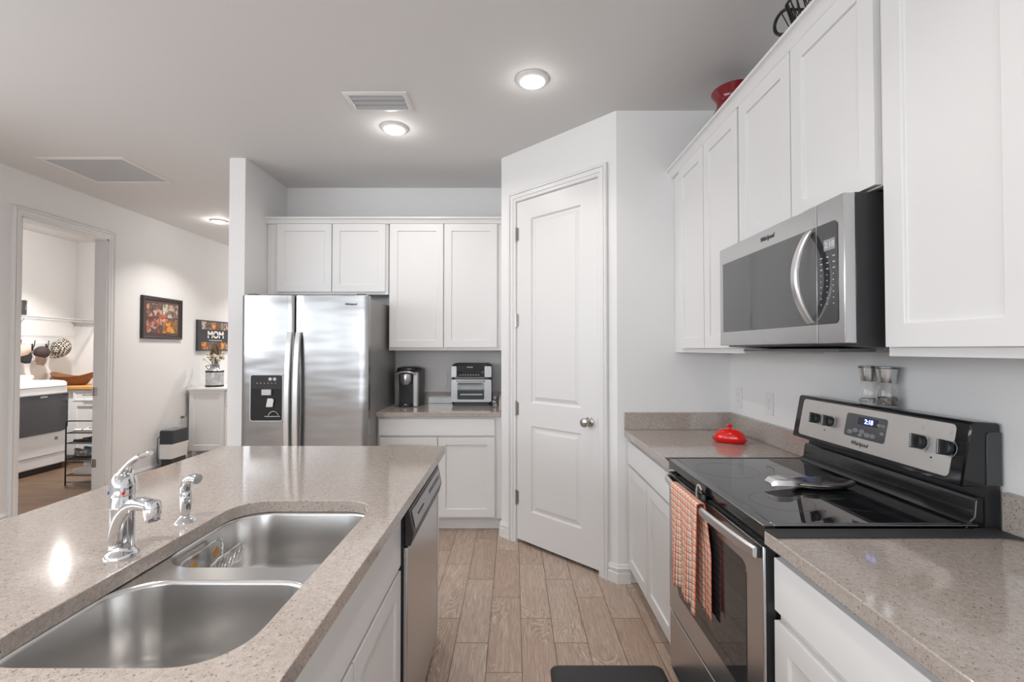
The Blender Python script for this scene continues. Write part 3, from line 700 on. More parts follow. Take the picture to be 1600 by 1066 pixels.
# backguard
yt, yb, zt, zb = Y(1.230), Y(1.196), 1.200, 1.026
m = MB(); m.prism([(yb, zb), (yb-.001, zb+.004), (yt-.004, zt-.006), (yt+.004, zt), (Y(1.300), zt-.004), (Y(1.304), zt-.012), (Y(1.304), zb)], 0, Wr, 'x'); bg = m.build('backguard', BENAMEL, rg, bevel=.005)
m = MB(); m.prism([(Y(1.262), 1.03), (Y(1.264), 1.165), (Y(1.270), 1.172), (Y(1.3035), 1.172), (Y(1.3035), 1.03)], Wr-.0005, Wr+.003, 'x'); m.build('end_cap', mat('end_cap', (.055, .057, .06), .35), bg, bevel=.001)
sl_ = (yt-yb)/(zt-zb)
def onp(x, z, d=0):  # point on the sloped panel, d out of it
    L = math.hypot(1, sl_); return (x, yb+(z-zb)*sl_-.001-d/L, z+d*sl_/L)
m = MB(); pr = rrect(U(1.968), U(1.292), 1.042, 1.186, .014, 6)
m.loft([[onp(x, z, .0005) for x, z in pr], [onp(x, z, .0022) for x, z in pr]]); m.build('control_face', PANEL, bg)
m = MB(); pr = rrect(U(1.708), U(1.524), 1.084, 1.164, .010, 6)
m.loft([[onp(x, z, .0023) for x, z in pr], [onp(x, z, .0034) for x, z in pr]]); dsp = m.build('display', mat('range_display', (.085, .088, .092), .12), bg)
pr = rrect(U(1.650), U(1.560), 1.130, 1.156, .003, 3); m = MB(); m.loft([[onp(x, z, .0035) for x, z in pr], [onp(x, z, .0040) for x, z in pr]]); m.build('clock_window', mat('clock_window', (.01, .01, .04), .1), dsp)
ang = math.atan(sl_)
text('2:18', .022, onp(U(1.600), 1.143, .0044), dsp, BLUED, name='clock_digits', rot=(R(90)-ang, 0, 0), bold=.0006)
for x, z, r_ in ((1.680, 1.100, .010), (1.655, 1.108, .010), (1.625, 1.108, .010), (1.600, 1.100, .011), (1.575, 1.100, .010), (1.63, 1.095, .008), (1.538, 1.14, .007), (1.538, 1.115, .007), (1.555, 1.14, .007)):
    m = MB(); m.lathe([(r_, 0), (r_, -.0006), (.001, -.0006)], (0, 0, 0), 18, 'y', sx=1.3, sy=.75, cap0=False); o = m.build('touch_key', mat('touch_key', (.22, .22, .23), .3), dsp); o.location = onp(U(x), z, .0036); o.rotation_euler = (-ang, 0, 0)
text('Whirlpool', .019, onp(U(1.628), 1.064, .0026), bg, PRINTD, rot=(R(90)-ang, 0, 0), shear=.2, bold=.0003)
for yw, rr in ((1.868, .0195), (1.790, .0195), (1.394, .0205), (1.305, .0205)):
    m = MB(); m.lathe([(rr+.005, 0), (rr+.005, -.0006), (rr+.0042, -.0006), (rr+.0042, 0)], seg=32, axis='y', cap0=False, cap1=False); o = m.build('knob_ring', PRINTW, bg); o.location = onp(U(yw), 1.118, .0023); o.rotation_euler = (-ang, 0, 0)
    m = MB(); m.lathe([(rr, -.0013), (rr, -.012), (rr-.002, -.016), (.001, -.0165)], seg=28, axis='y'); m.box(-.0055, .0055, -.030, -.015, -rr*1.02, rr*1.02)
    o = m.build('knob', BPLAST, bg, bevel=.0015); o.location = onp(U(yw), 1.118, .0023); o.rotation_euler = (-ang, R(-8), 0)
    q = MB().box(-.0012, .0012, -.0306, -.0300, -rr*.9, rr*.95).build('pointer_line', PRINTW, o)
    m = MB(); m.box(-.004, .004, -.0005, 0, -.004, .004); m.box(-.0045, .0045, -.0005, 0, .007, .009); o = m.build('burner_mark', PRINTW, bg); o.location = onp(U(yw), 1.160, .0024); o.rotation_euler = (-ang, 0, 0)
for yw in (1.812, 1.352):
    m = MB(); m.lathe([(.003, 0), (.003, -.001), (.001, -.001)], seg=12, axis='y'); o = m.build('indicator_light', PRINTD, bg); o.location = onp(U(yw), 1.082, .0024); o.rotation_euler = (-ang, 0, 0)
# gap covers
def gapc(y0, y1, flip, label):
    ys = (y0, y1); m = MB(); far = y1 if flip else y0
    e = .022
    if flip: poly = [(.664, y0), (1.225, y0), (1.225, y0-.004), (1.284, y0-.004), (1.284, y1+e), (1.262, y1+.004), (1.235, y1), (.668, y1)]
    else: poly = [(.664, y1), (1.225, y1), (1.225, y1+.004), (1.284, y1+.004), (1.284, y0-e), (1.262, y0-.004), (1.235, y0), (.668, y0)]
    m.prism(poly, CT1+.0006, CT1+.0042, 'z'); return tag(m.build('gap_cover', BRUB, bevel=.0008), label, 'gap cover', 'gap covers beside the range')
gapc(2.0115, 2.066, True, 'black rubber gap cover between the range and the far right counter')
gapc(1.192, 1.2485, False, 'black rubber gap cover between the range and the near right counter')
# towel
def towelmat():
    m = mat('checked_towel', (.8, .7, .6), .9, spec=.1); t = NT(m); uv = t.n('ShaderNodeUVMap').outputs[0]
    s = t.n('ShaderNodeSeparateXYZ'); t.l(uv, s.inputs[0]); cr = (.93, .87, .78)
    def stripes(c, f):
        x = t.math('FRACT', t.math('MULTIPLY', c, f))
        return t.ramp(x, [(0, (.80, .26, .20)), (.14, cr), (.33, (.30, .32, .42)), (.43, cr), (.62, (.90, .70, .48)), (.72, cr), (.90, (.80, .30, .24))], 'CONSTANT')
    t.color(t.mix(1.0, stripes(s.outputs[0], 1/.026), stripes(s.outputs[1], 1/.026), 'MULTIPLY')); return m
TOWEL = towelmat()
def towel():
    t = thing('dish_towel', 'red, cream and blue checked dish towel hung over the oven door handle', 'towel', (.635, 1.72, .85))
    nu, nv = 40, 44; prof = []
    # cross-section over the bar: front drop, over the bar, back drop (x offset, z)
    front = .372; back = .366
    L = front+.05+back
    vs = []; uvs = []
    for j in range(nv+1):
        s_ = L*j/nv
        for i in range(nu+1):
            u = i/nu; yy = .130-(.262*u)
            fold = .006*math.sin(u*17+.6)+.004*math.sin(u*31+2)
            yb_ = .0
            if s_ < front: z = .0165-(front-s_); x = -.0150; k = (front-s_)/front
            elif s_ < front+.05:
                a = (s_-front)/.05*math.pi; x = -.0150*math.cos(a)+.0; z = .0165+.006*math.sin(a); k = 0
            else: z = .0165-(s_-front-.05); x = .0130; k = (s_-front-.05)/back
            xx = x + (fold*k*1.4 if s_ < front else abs(fold)*k*.5) - (.004*k if s_ < front else 0)
            # the hem hangs unevenly and the back flap slips sideways towards the viewer
            zz = z+.012*k*math.sin(u*3.0+.5)
            yy2 = yy*(1-.03*k) - (.046*min(1, k*2.5) if s_ > front+.05 else 0)
            bow = -.003*math.sin(math.pi*(.5+yy))
            vs.append((xx+bow*0, yy2, zz)); uvs.append((u*.262, j/nv*L))
    fs = []
    for j in range(nv):
        for i in range(nu): a = j*(nu+1)+i; fs.append((a, a+1, a+nu+2, a+nu+1))
    me = bpy.data.meshes.new('cloth'); me.from_pydata(vs, [], fs); me.materials.append(TOWEL)
    ul = me.uv_layers.new(name='UVMap')
    for lp in me.loops: ul.data[lp.index].uv = uvs[lp.vertex_index]
    me.shade_smooth(); o = bpy.data.objects.new('cloth', me); COL.objects.link(o); o.parent = t
    sm = o.modifiers.new('s', 'SOLIDIFY'); sm.thickness = .0022; sm.offset = 0
towel()
# oven latch
lk = thing('oven_lock', 'glossy black child lock with a clear clip on the top edge of the oven door', 'lock', (.6545, 1.640, .866))
m = MB(); m.ball((-.001, .004, .024), (.0095, .018, .022), 18, 12); m.build('knob', BENAMEL, lk)
m = MB(); m.tube(bez((-.002, .028, -.004), (-.004, .034, .040), (-.004, .020, .056), (-.003, .002, .050), 8)+[(-.002, -.012, .040)], .0032, 8); m.build('clip', mat('clear_clip', (.45, .45, .44), .1, 0, .6), lk)
m = MB(); m.ball((.001, -.022, .014), (.0085, .014, .014), 14, 8); m.build('catch', BPLAST, lk)

# ============================================================ THINGS ON THE COUNTERS
# spoon rest on the cooktop
s = thing('spoon_rest', 'brushed steel spoon rest with a broad handle on the glass cooktop', 'spoon rest', (1.045, 1.590, .9265), R(4))
m = MB(); rings = []
for r_, z in ((.30, .001), (.72, .0022), (.93, .010), (1.0, .019), (.985, .0215), (.93, .018), (.70, .0065), (.05, .004)):
    rings.append([(.112*r_*math.cos(2*math.pi*i/36), .058*r_*math.sin(2*math.pi*i/36), z) for i in range(36)])
m.loft(rings); m.build('dish', brushed('rest_steel', (.50, .49, .48), .22, 'X'), s)
m = MB(); m.loft([[(-.088, -.030, .010), (-.088, .030, .010), (-.088, .026, .024), (-.088, -.026, .024)], [(-.135, -.038, .016), (-.135, .036, .016), (-.135, .030, .036), (-.135, -.032, .036)], [(-.176, -.028, .016), (-.176, .026, .016), (-.176, .022, .036), (-.176, -.024, .036)], [(-.192, -.022, .014), (-.192, .020, .014), (-.192, .018, .024), (-.192, -.020, .024)]])
m.build('handle', brushed('rest_handle', (.75, .74, .73), .2, 'X'), s, bevel=.0015)
# butter dish
b = thing('butter_dish', 'bright red ceramic butter dish with a knobbed lid on the far right counter', 'butter dish', (1.118, 2.420, CT1+.0005), R(-28))
def oval(r_, z, a, bb, n=36): return [(a*r_*math.copysign(abs(math.cos(2*math.pi*i/n))**.75, math.cos(2*math.pi*i/n)), bb*r_*math.copysign(abs(math.sin(2*math.pi*i/n))**.75, math.sin(2*math.pi*i/n)), z) for i in range(n)]
m = MB(); m.loft([oval(.72, 0, .088, .055), oval(.80, .003, .088, .055), oval(.98, .018, .088, .055), oval(1.0, .021, .088, .055), oval(.96, .020, .088, .055), oval(.84, .012, .088, .055), oval(.05, .012, .088, .055)])
m.build('dish', RED, b)
m = MB(); m.loft([oval(.82, .0135, .088, .055), oval(.82, .022, .088, .055), oval(.79, .036, .088, .055), oval(.72, .050, .088, .055), oval(.60, .060, .088, .055), oval(.44, .067, .088, .055), oval(.2, .070, .088, .055), oval(.05, .0705, .088, .055)])
m.build('lid', RED, b)
m = MB(); m.lathe([(.009, .069), (.006, .074), (.006, .077), (.010, .081), (.0125, .087), (.010, .093), (.004, .0955), (.001, .096)], seg=20); m.build('lid_knob', RED, b)
# grinders
def grinder(y, label, fill, fillh):
    g = thing('spice_grinder', label, 'spice grinder', (1.266, y, 1.2005), 0, 'spice grinders on top of the range')
    K = .83
    MB().lathe([(.001, 0), (.036, 0), (.0375, .003), (.0375, .030), (.036, .052), (.031, .072), (.028, .080), (.0265, .080), (.0295, .071), (.0345, .051), (.036, .030), (.0355, .005), (.001, .005)], seg=32, sx=K, sy=K).build('glass_jar', GLASS, g)
    m = MB(); m.lathe([(.029, .0805), (.031, .084), (.0335, .104), (.0375, .124), (.0385, .130), (.0385, .133), (.036, .135), (.001, .135)], seg=32, sx=K, sy=K); m.build('cap', STEEL, g)
    m = MB(); m.lathe([(.0388, .1275), (.0392, .1275), (.0392, .1315), (.0388, .1315)], seg=32, sx=K, sy=K, cap0=False, cap1=False); m.build('cap_band', BPLAST, g)
    m = MB(); m.lathe([(.001, .0055), (.0345, .0055), (.0350, fillh*.6), (.034, fillh), (.02, fillh+.003), (.001, fillh+.004)], seg=24, sx=K, sy=K); m.build('filling', fill, g)
def grains(name, a, b_, sc):
    m = mat(name, a, .7); t = NT(m); c = t.coord(); v = t.voronoi(c, sc); t.color(t.ramp(v.outputs['Color'], [(.2, a), (.8, b_)])); t.bump(v.outputs['Distance'], 1, .002); return m
grinder(1.664, 'glass and steel salt grinder with pale contents, left one on the range top', grains('salt', (.75, .74, .73), (.35, .34, .33), 260), .018)
grinder(1.585, 'glass and steel pepper grinder with dark peppercorns, right one on the range top', grains('peppercorn', (.03, .026, .022), (.35, .31, .27), 230), .030)
# outlets
def outlet(loc, rz, label, cat='outlet', kind='duplex'):
    o = thing('wall_outlet', label, cat, loc, rz, 'white wall outlets')
    MB().box(-.035, .035, -.005, 0, -.0575, .0575).build('cover_plate', TRIM, o, bevel=.002)
    for z in ((-.020, .020)):
        m = MB(); m.prism(rrect(-.0155, .0155, z-.0145, z+.0145, .007, 4), -.0064, -.0051, 'y'); r_ = m.build('socket', WPLAST, o)
        m = MB(); m.box(-.0075, -.0055, -.0067, -.0065, z-.003, z+.006); m.box(.0055, .0075, -.0067, -.0065, z-.003, z+.006); m.box(-.002, .002, -.0067, -.0065, z-.010, z-.006); m.build('slots', PRINTD, r_)
    m = MB(); m.lathe([(.003, -.0051), (.003, -.0060), (.001, -.0062)], seg=10, axis='y'); m.build('screw', PRINTW, o)
    return o
outlet((RX-.0005, 2.712, 1.116), RW, 'white outlet on the right wall, the one nearest the pantry corner')
outlet((RX-.0005, 2.390, 1.117), RW, 'white outlet on the right wall, the one nearest the range')
outlet((-.622, KB-.0005, 1.120), 0, 'white outlet on the back wall between coffee maker and toaster oven')
outlet((LX+.0005, 5.636, .555), IS, 'white outlet low on the left wall above the pet feeder')

# coffee maker
c = thing('coffee_maker', 'grey and black single-serve coffee maker beside the refrigerator', 'coffee maker', (-.895, 3.925, CT1+.0005), R(-4))
m = MB(); P = [(-.098, .02), (.098, .02), (.110, .10), (.105, .20), (-.105, .20), (-.110, .10)]
m.loft([[(x*.93, y+.0, z) for x, y in P] for z in (.0, .02)] + [[(x*1.0, y, z) for x, y in P] for z in (.26, .295)] + [[(x*.92, y+.01, .315) for x, y in P]]); m.build('body', mat('coffee_grey', (.055, .057, .062), .32), c, bevel=.004)
m = MB(); m.box(-.100, -.060, -.020, .022, 0, .275); m.build('left_column', mat('coffee_grey2', (.16, .165, .175), .35, .3), c, bevel=.008)
m = MB(); m.box(.058, .100, -.020, .022, 0, .285); m.build('right_column', SILVP, c, bevel=.008)
m = MB(); m.box(-.060, .058, .010, .019, .03, .20); m.build('brew_recess', BPLAST, c)
m = MB(); m.lathe([(.034, .185), (.045, .200), (.050, .215), (.052, .270), (.050, .275)], (-.002, -.010, 0), 30); m.build('brew_head', STEEL, c)
m = MB(); m.tube(bez((-.085, -.028, .262), (-.05, -.052, .300), (.05, -.052, .300), (.085, -.028, .270), 12), .010, 10, flat=(1, .8)); m.build('lid_handle', SILVP, c)
m = MB(); m.loft([[( .112*math.cos(a)*k, .09+.115*math.sin(a)*k, z) for a in [2*math.pi*i/28 for i in range(28)]] for k, z in ((.95, .295), (.99, .308), (.90, .322), (.60, .332), (.1, .334))]); m.build('lid', BPLAST, c)
m = MB(); m.prism([(-.058, .014), (.056, .014), (.056, -.030), (.030, -.055), (-.032, -.055), (-.058, -.030)], 0, .020, 'z'); m.build('drip_tray', BPLAST, c, bevel=.003)
m = MB(); m.lathe([(.034, .0203), (.034, .024), (.001, .024)], (0, -.018, 0), 24); m.build('drip_grate', STEEL, c)
# air fryer oven
a = thing('toaster_oven', 'black and silver air fryer toaster oven in the back corner', 'toaster oven', (-.352, 3.935, CT1+.0005), 0)
hw = .168
m = MB(); m.loft([[(x, y, z) for x, y in rrect(-hw+i, hw-i, -.0+i*.3, .212-i*.3, .03, 5)] for z, i in ((.012, .004), (.03, 0), (.335, 0), (.350, .006), (.362, .028))]); m.build('housing', BPLAST, a)
m = MB(); m.box(-hw+.030, hw-.055, -.004, .0, .232, .345); m.build('control_panel', BGLASS, a, bevel=.003)
FRYST = mat('fryer_steel', (.40, .40, .405), .42, .9)
for x0, x1 in ((-hw-.001, -hw+.043), (hw-.058, hw+.001)):
    m = MB(); m.prism(rrect(x0, x1, .245, .338, .006, 4), -.006, .02, 'y'); m.build('trim_panel', FRYST, a, bevel=.001)
m = MB(); fr_ = rrect(-hw, hw, .038, .225, .012, 6); inn = rrect(-hw+.050, hw-.060, .058, .197, .012, 6)
m.loft([[(x, .0, z) for x, z in fr_], [(x, -.008, z) for x, z in fr_], [(x, -.008, z) for x, z in inn], [(x, .0, z) for x, z in inn]], cap0=False, cap1=False); fd = m.build('door', FRYST, a)
m = MB(); m.prism(inn, -.004, -.001, 'y'); m.build('door_glass', mat('fryer_glass', (.055, .065, .068), .05, 0, .7), fd)
for z in (.100, .155): MB().box(-hw+.075, hw-.075, -.0048, -.0042, z-.006, z+.006).build('inner_rack', mat('rack_grey', (.42, .43, .42), .4), fd)
m = MB(); m.tube([(-hw+.05, -.010, .212), (-hw+.055, -.026, .212), (hw-.065, -.026, .212), (hw-.06, -.010, .212)], .007, 10); m.build('door_handle', SILVP, fd)
m = MB(); m.lathe([(.013, -.004), (.012, -.018), (.001, -.019)], (hw-.070, 0, .285), 20, 'y'); m.build('dial', BPLAST, a)
for i in range(5): MB().box(-.036+i*.010, -.030+i*.010, -.0047, -.0041, .324, .334).build('brand_mark', PRINTW, a)
for i in range(8): MB().box(-.10+i*.022, -.088+i*.022, -.0047, -.0041, .262, .266).build('key_mark', PRINTW, a)
MB().box(-hw+.01, hw-.01, .01, .20, .0, .0125).build('foot_base', BPLAST, a)
pc = MB(); pc.tube([(-.185, 4.10, .960), (-.160, 4.10, .945), (-.135, 4.09, .950), (-.124, 4.05, .952)], .004, 8); pc.box(-.150, -.118, 4.03, 4.07, .930, .975); pc.v = [(x+.155, y-4.08, z-CT1) for x, y, z in pc.v]
o = pc.build('power_plug', BPLAST, a); o.location = (.197, .145, 0)

# ============================================================ ON TOP OF THE CABINETS
CTZ = ZT
v = thing('vase', 'dark red glazed vase with a flared mouth on top of the right wall cabinets', 'vase', (1.158, 2.420, CTZ+.0005))
MB().lathe([(.001, .0), (.075, 0), (.082, .004), (.112, .035), (.130, .085), (.129, .130), (.112, .180), (.094, .212), (.087, .230), (.088, .244), (.096, .266), (.110, .288), (.115, .299), (.112, .304), (.106, .298), (.089, .268), (.079, .242), (.078, .226), (.08, .10), (.001, .02)], seg=48).build('vase_body', DRED, v)
k = thing('wire_basket', 'black iron wire basket with a loop handle on top of the right wall cabinets', 'basket', (1.095, 1.470, CTZ+.0005))
def rect(x0, x1, y0, y1, z): return [(x0, y0, z), (x1, y0, z), (x1, y1, z), (x0, y1, z)]
m = MB(); bot = (-.105, .105, -.140, .140); top = (-.135, .135, -.175, .175)
for f_ in (0, .5, 1):
    q = [bot[i]+(top[i]-bot[i])*f_ for i in range(4)]; m.tube([(x, y, .006+.16*f_) for x, y in rrect(*q, .03, 4)], .0045 if f_ != .5 else .003, 8, closed=True)
pb = rrect(*bot, .03, 4); pt = rrect(*top, .03, 4)
for i in range(0, len(pb)): m.tube([(pb[i][0], pb[i][1], .006), (pt[i][0], pt[i][1], .166)], .0025, 6)
for i in range(12):
    a_ = -.13+.26*i/11; s_ = .006+.08; m.tube([(-.105, a_, .006), (.105, a_, .006)], .002, 6)
    m.tube([(-.105, a_, .006), (-.135, a_*1.2, .166)], .0025, 6)
    m.tube([(-.105, a_, .006), (-.135, a_*1.2+.03*(1 if i % 2 else -1), .166)], .002, 6)
    m.tube([(a_*.75, .140, .006), (a_*.9, .175, .166)], .0025, 6); m.tube([(a_*.75, -.140, .006), (a_*.9, -.175, .166)], .0025, 6)
m.build('wire_body', BIRON, k)
for sgn in (1, -1):
    m = MB(); p = bez((-.115, sgn*.172, .168), (-.120, sgn*.275, .225), (-.120, sgn*.295, .110), (-.110, sgn*.165, .085), 12); m.tube(p, .006, 8); m.build('handle', BIRON, k)

# ============================================================ FLOOR MAT
m = MB(); pr_ = rrect(.160, .652, 1.28, 2.080, .035, 6)
m.loft([[(x, y, z) for x, y in rrect(.160+i, .652-i, 1.28+i, 2.080-i, .035, 6)] for z, i in ((.0005, 0), (.005, .002), (.014, .016), (.017, .022))])
mm = mat('mat_rubber', (.034, .034, .036), .6); tt = NT(mm); tt.bump(tt.voronoi(tt.coord(), 260).outputs['Distance'], .4, .001)
tag(m.build('floor_mat', mm), 'dark grey cushioned kitchen mat on the floor in front of the range', 'mat')

# ============================================================ LEFT WALL AND HALL
def collage(name, cols, sc):
    m = mat(name, cols[0], .35); t = NT(m); c = t.coord(); v = t.voronoi(t.mapping(c, (1, 1, 1)), sc)
    sep = t.n('ShaderNodeSeparateColor'); t.l(v.outputs['Color'], sep.inputs[0])
    t.color(t.mix(.35, t.ramp(sep.outputs[0], [(i/len(cols), cc) for i, cc in enumerate(cols)], 'CONSTANT'), t.ramp(t.noise(c, sc*1.6, 3), [(i/len(cols), cc) for i, cc in enumerate(cols[::-1])]))); return m
PH = [collage('photo_skin', [(.03, .02, .02), (.60, .28, .18), (.05, .03, .03), (.70, .45, .35), (.12, .05, .03), (.02, .10, .05)], 22),
      collage('photo_white', [(.04, .03, .03), (.60, .58, .52), (.55, .30, .20), (.02, .02, .03), (.50, .44, .40), (.03, .12, .06)], 22),
      collage('photo_dark', [(.02, .02, .02), (.03, .03, .04), (.45, .10, .04), (.02, .02, .02), (.40, .36, .34), (.05, .05, .04)], 22),
      collage('photo_orange', [(.80, .25, .02), (.03, .02, .02), (.85, .32, .04), (.10, .08, .05), (.40, .12, .03), (.05, .10, .03)], 22)]
f = thing('framed_photo_collage', 'dark framed photo collage reading DAD on the left wall', 'picture', (LX+.001, 5.308, 1.745), IS)
m = MB(); HW, HH = .305, .234; prof = [(0, 0), (0, -.022), (.012, -.028), (.022, -.020), (.036, -.018), (.040, -.008), (.040, 0)]
m.loft([[(sx_*(HW-o), y, sz*(HH-o)) for o, y in prof] for sx_, sz in ((-1, -1), (1, -1), (1, 1), (-1, 1))], closed=True); m.build('frame', mat('frame_wood', (.030, .024, .024), .35), f)
MB().box(-HW+.04, HW-.04, -.010, -.004, -HH+.04, HH-.04).build('mat_board', mat('mat_brown', (.085, .045, .042), .5), f)
for (x0, x1, z0, z1), pm in zip(((-.235, -.01, .01, .165), (.0, .235, .01, .165), (-.235, -.01, -.165, -.005), (.0, .235, -.165, -.005)), PH):
    MB().box(x0, x1, -.0115, -.0102, z0, z1).build('photo', pm, f)
MB().box(-.058, .055, -.0125, -.0116, -.045, .045).build('photo', collage('photo_center', [(.35, .06, .03), (.55, .25, .15), (.30, .05, .03)], 20), f)
text('DAD', .040, (0, -.0130, -.026), f, mat('peach_print', (.7, .45, .35), .5), bold=.001)
f = thing('photo_canvas', 'dark square canvas with photo strips reading MOM, above the milk can', 'picture', (LX+.001, 6.215, 1.572), IS)
MB().box(-.335, .335, -.030, 0, -.197, .197).build('canvas', mat('canvas_dark', (.040, .038, .043), .6), f, bevel=.002)
for i in range(6):
    x = -.27+i*.100
    MB().box(x, x+.094, -.0312, -.0302, .080, .180).build('photo', PH[(i*3+1) % 4], f); MB().box(x, x+.094, -.0312, -.0302, -.180, -.085).build('photo', PH[(i+3) % 4], f)
text('MOM', .125, (.015, -.0315, .010), f, PRINTB, bold=.004, sx=1.15); MB().box(-.12, .15, -.0315, -.0302, -.064, -.058).build('caption_line', PRINTB, f)
MB().box(-.19, .22, -.0325, -.0321, .004, .012).build('letter_gap', mat('canvas_dark2', (.040, .038, .043), .6), f)
# storage cabinet
c = thing('storage_cabinet', 'white storage cabinet against the left wall below the canvas', 'cabinet', (-3.98, 5.706, 0), 0)
m = MB(); m.box(.03, .452, .02, .86, .16, .895); m.build('body', CAB, c, smooth=False)
m = panelled(MB(), .03, .452, .16, .895, 0, .019, [(.085, .400, .225, .850)], [(.002, .002), (.004, .008)]); m.build('side_panel', CAB, c, smooth=False, bevel=.001)
MB().box(.0, .475, -.02, .88, .897, .920).build('top', TRIM, c, bevel=.003)
for x in (.05, .41):
    for y in (.03, .80): MB().box(x, x+.035, y, y+.035, 0, .159).build('leg', CAB, c)
m = MB(); m.box(.4525, .472, .02, .86, .70, .88); dr = m.build('drawer', CAB, c, bevel=.002); MB().lathe([(.006, .473), (.006, .483), (.014, .488), (.014, .494), (.001, .497)], (0, .20, .79), 16, 'x').build('knob', WPLAST, dr)
m = MB(); m.box(.4525, .472, .02, .86, .18, .69); dr = m.build('door', CAB, c, bevel=.002); MB().lathe([(.006, .473), (.006, .483), (.014, .488), (.014, .494), (.001, .497)], (0, .10, .48), 16, 'x').build('knob', WPLAST, dr)
# milk can
GALV = mat('galvanised', (.52, .53, .54), .42, .75); tt = NT(GALV); cc = tt.coord(); tt.color(tt.ramp(tt.voronoi(cc, 30).outputs['Color'], [(.2, (.42, .43, .45)), (.8, (.60, .61, .62))]))
c = thing('milk_can', 'galvanised metal milk can vase standing on the white storage cabinet', 'vase', (-3.785, 5.93, .9205))
MB().lathe([(.001, 0), (.098, 0), (.100, .004), (.100, .185), (.098, .196), (.085, .212), (.060, .232), (.052, .242), (.050, .270), (.060, .280), (.060, .284), (.046, .284), (.044, .25), (.001, .24)], seg=36).build('can_body', GALV, c)
for z0, z1 in ((.004, .024), (.184, .204)): MB().lathe([(.1004, z0), (.1025, z0+.001), (.1025, z1-.001), (.1004, z1)], seg=36, cap0=False, cap1=False).build('dark_band', mat('rust_band', (.035, .03, .028), .6, .5), c)
for sgn in (-1, 1):
    MB().tube([(sgn*.072, -.02, .220), (sgn*.085, -.05, .262), (sgn*.045, -.07, .272), (sgn*.02, -.075, .262)], .0045, 8).build('can_handle', BIRON, c)
fl = thing('flower_bouquet', 'dried brown and cream flowers in the milk can', 'flowers', (-3.785, 5.93, 1.172))
random.seed(11); st = MB(); hd = MB(); lf = MB(); wf = MB()
for i in range(46):
    a_ = random.uniform(0, 6.28); r_ = random.uniform(0, .055); hgt = random.uniform(.17, .29); sp_ = random.uniform(.5, 1.5)
    x1, y1 = r_*math.cos(a_)*sp_, r_*math.sin(a_)*sp_; st.tube([(r_*math.cos(a_)*.5, r_*math.sin(a_)*.5, 0), (x1*.8, y1*.8, hgt*.6), (x1, y1, hgt)], .0012, 4)
    hd.ball((x1, y1, hgt), (.008, .008, .034), 6, 5)
for i in range(18):
    a_ = random.uniform(0, 6.28); r_ = random.uniform(.06, .12); z = random.uniform(.07, .17); x1, y1 = r_*math.cos(a_), r_*math.sin(a_)
    st.tube([(x1*.3, y1*.3, .02), (x1*.8, y1*.8, z*.8), (x1, y1, z)], .0015, 4)
    for k_ in range(5): b_ = k_*1.256+a_; wf.ball((x1+.012*math.cos(b_), y1+.006*math.sin(b_*2), z+.012*math.sin(b_)), (.010, .006, .009), 6, 4)
for i in range(14):
    a_ = random.uniform(0, 6.28); r_ = random.uniform(.06, .11); x1, y1, z = r_*math.cos(a_), r_*math.sin(a_), random.uniform(.09, .13); lf.ball((x1, y1, z), (.014, .014, .006), 7, 4)
st.build('stems', mat('stem_brown', (.16, .10, .06), .8), fl); hd.build('seed_heads', mat('seed_brown', (.20, .13, .09), .8), fl); wf.build('blossoms', mat('cream_petals', (.72, .66, .50), .7), fl); lf.build('leaves', mat('leaf_green', (.06, .11, .05), .6), fl)
# pet feeder
p = thing('pet_feeder', 'white automatic pet feeder with a dark translucent hopper beside the left wall', 'pet feeder', (-3.930, 5.200, 0))
m = MB(); m.loft([[(x, y, z) for x, y in rrect(0, .150, 0, .26, .015, 4)] for z in (.338, .484)]); m.build('hopper', SMOKE, p, bevel=.002)
m = MB(); m.loft([[(x, y, z) for x, y in rrect(.004, .146, .01, .25, .015, 4)] for z in (.4845, .492)]); m.build('hopper_lid', mat('lid_grey', (.16, .16, .16), .3), p, bevel=.002)
m = MB(); m.loft([[(x, y, .175) for x, y in rrect(-.002, .140, -.002, .262, .015, 4)], [(x, y, .337) for x, y in rrect(-.002, .158, -.002, .262, .015, 4)]]); m.build('feeder_body', WPLAST, p, bevel=.003)
m = MB(); m.loft([[(x, y, z) for x, y in rrect(.0+i, .140-i*.5, .0+i, .26-i, .015, 4)] for z, i in ((.0005, 0), (.05, 0), (.06, .012), (.174, .012))]); m.build('base', BPLAST, p)
MB().tube([(.001, -.006, .12), (-.010, -.010, .20), (-.012, -.004, .40), (-.030, .10, .46)], .004, 6).build('power_cord', BPLAST, p)
b_ = thing('pet_bowl', 'white pet bowl on the floor in front of the feeder', 'bowl', (-3.660, 5.340, .0005))
MB().lathe([(.001, 0), (.075, 0), (.080, .004), (.088, .075), (.100, .105), (.104, .110), (.100, .112), (.080, .085), (.060, .050), (.001, .045)], seg=32).build('bowl_body', WENAM, b_)
c = MB(); c.tube([(-3.985, 5.645, .575), (-3.975, 5.660, .578), (-3.968, 5.684, .585), (-3.966, 5.690, .70), (-3.966, 5.690, .89), (-3.975, 5.692, .93)], .0035, 6); c.box(-3.992, -3.970, 5.625, 5.652, .565, .590)
tag(c.build('power_cord', GREYP), 'grey power cord rising from the low outlet beside the storage cabinet', 'cord')

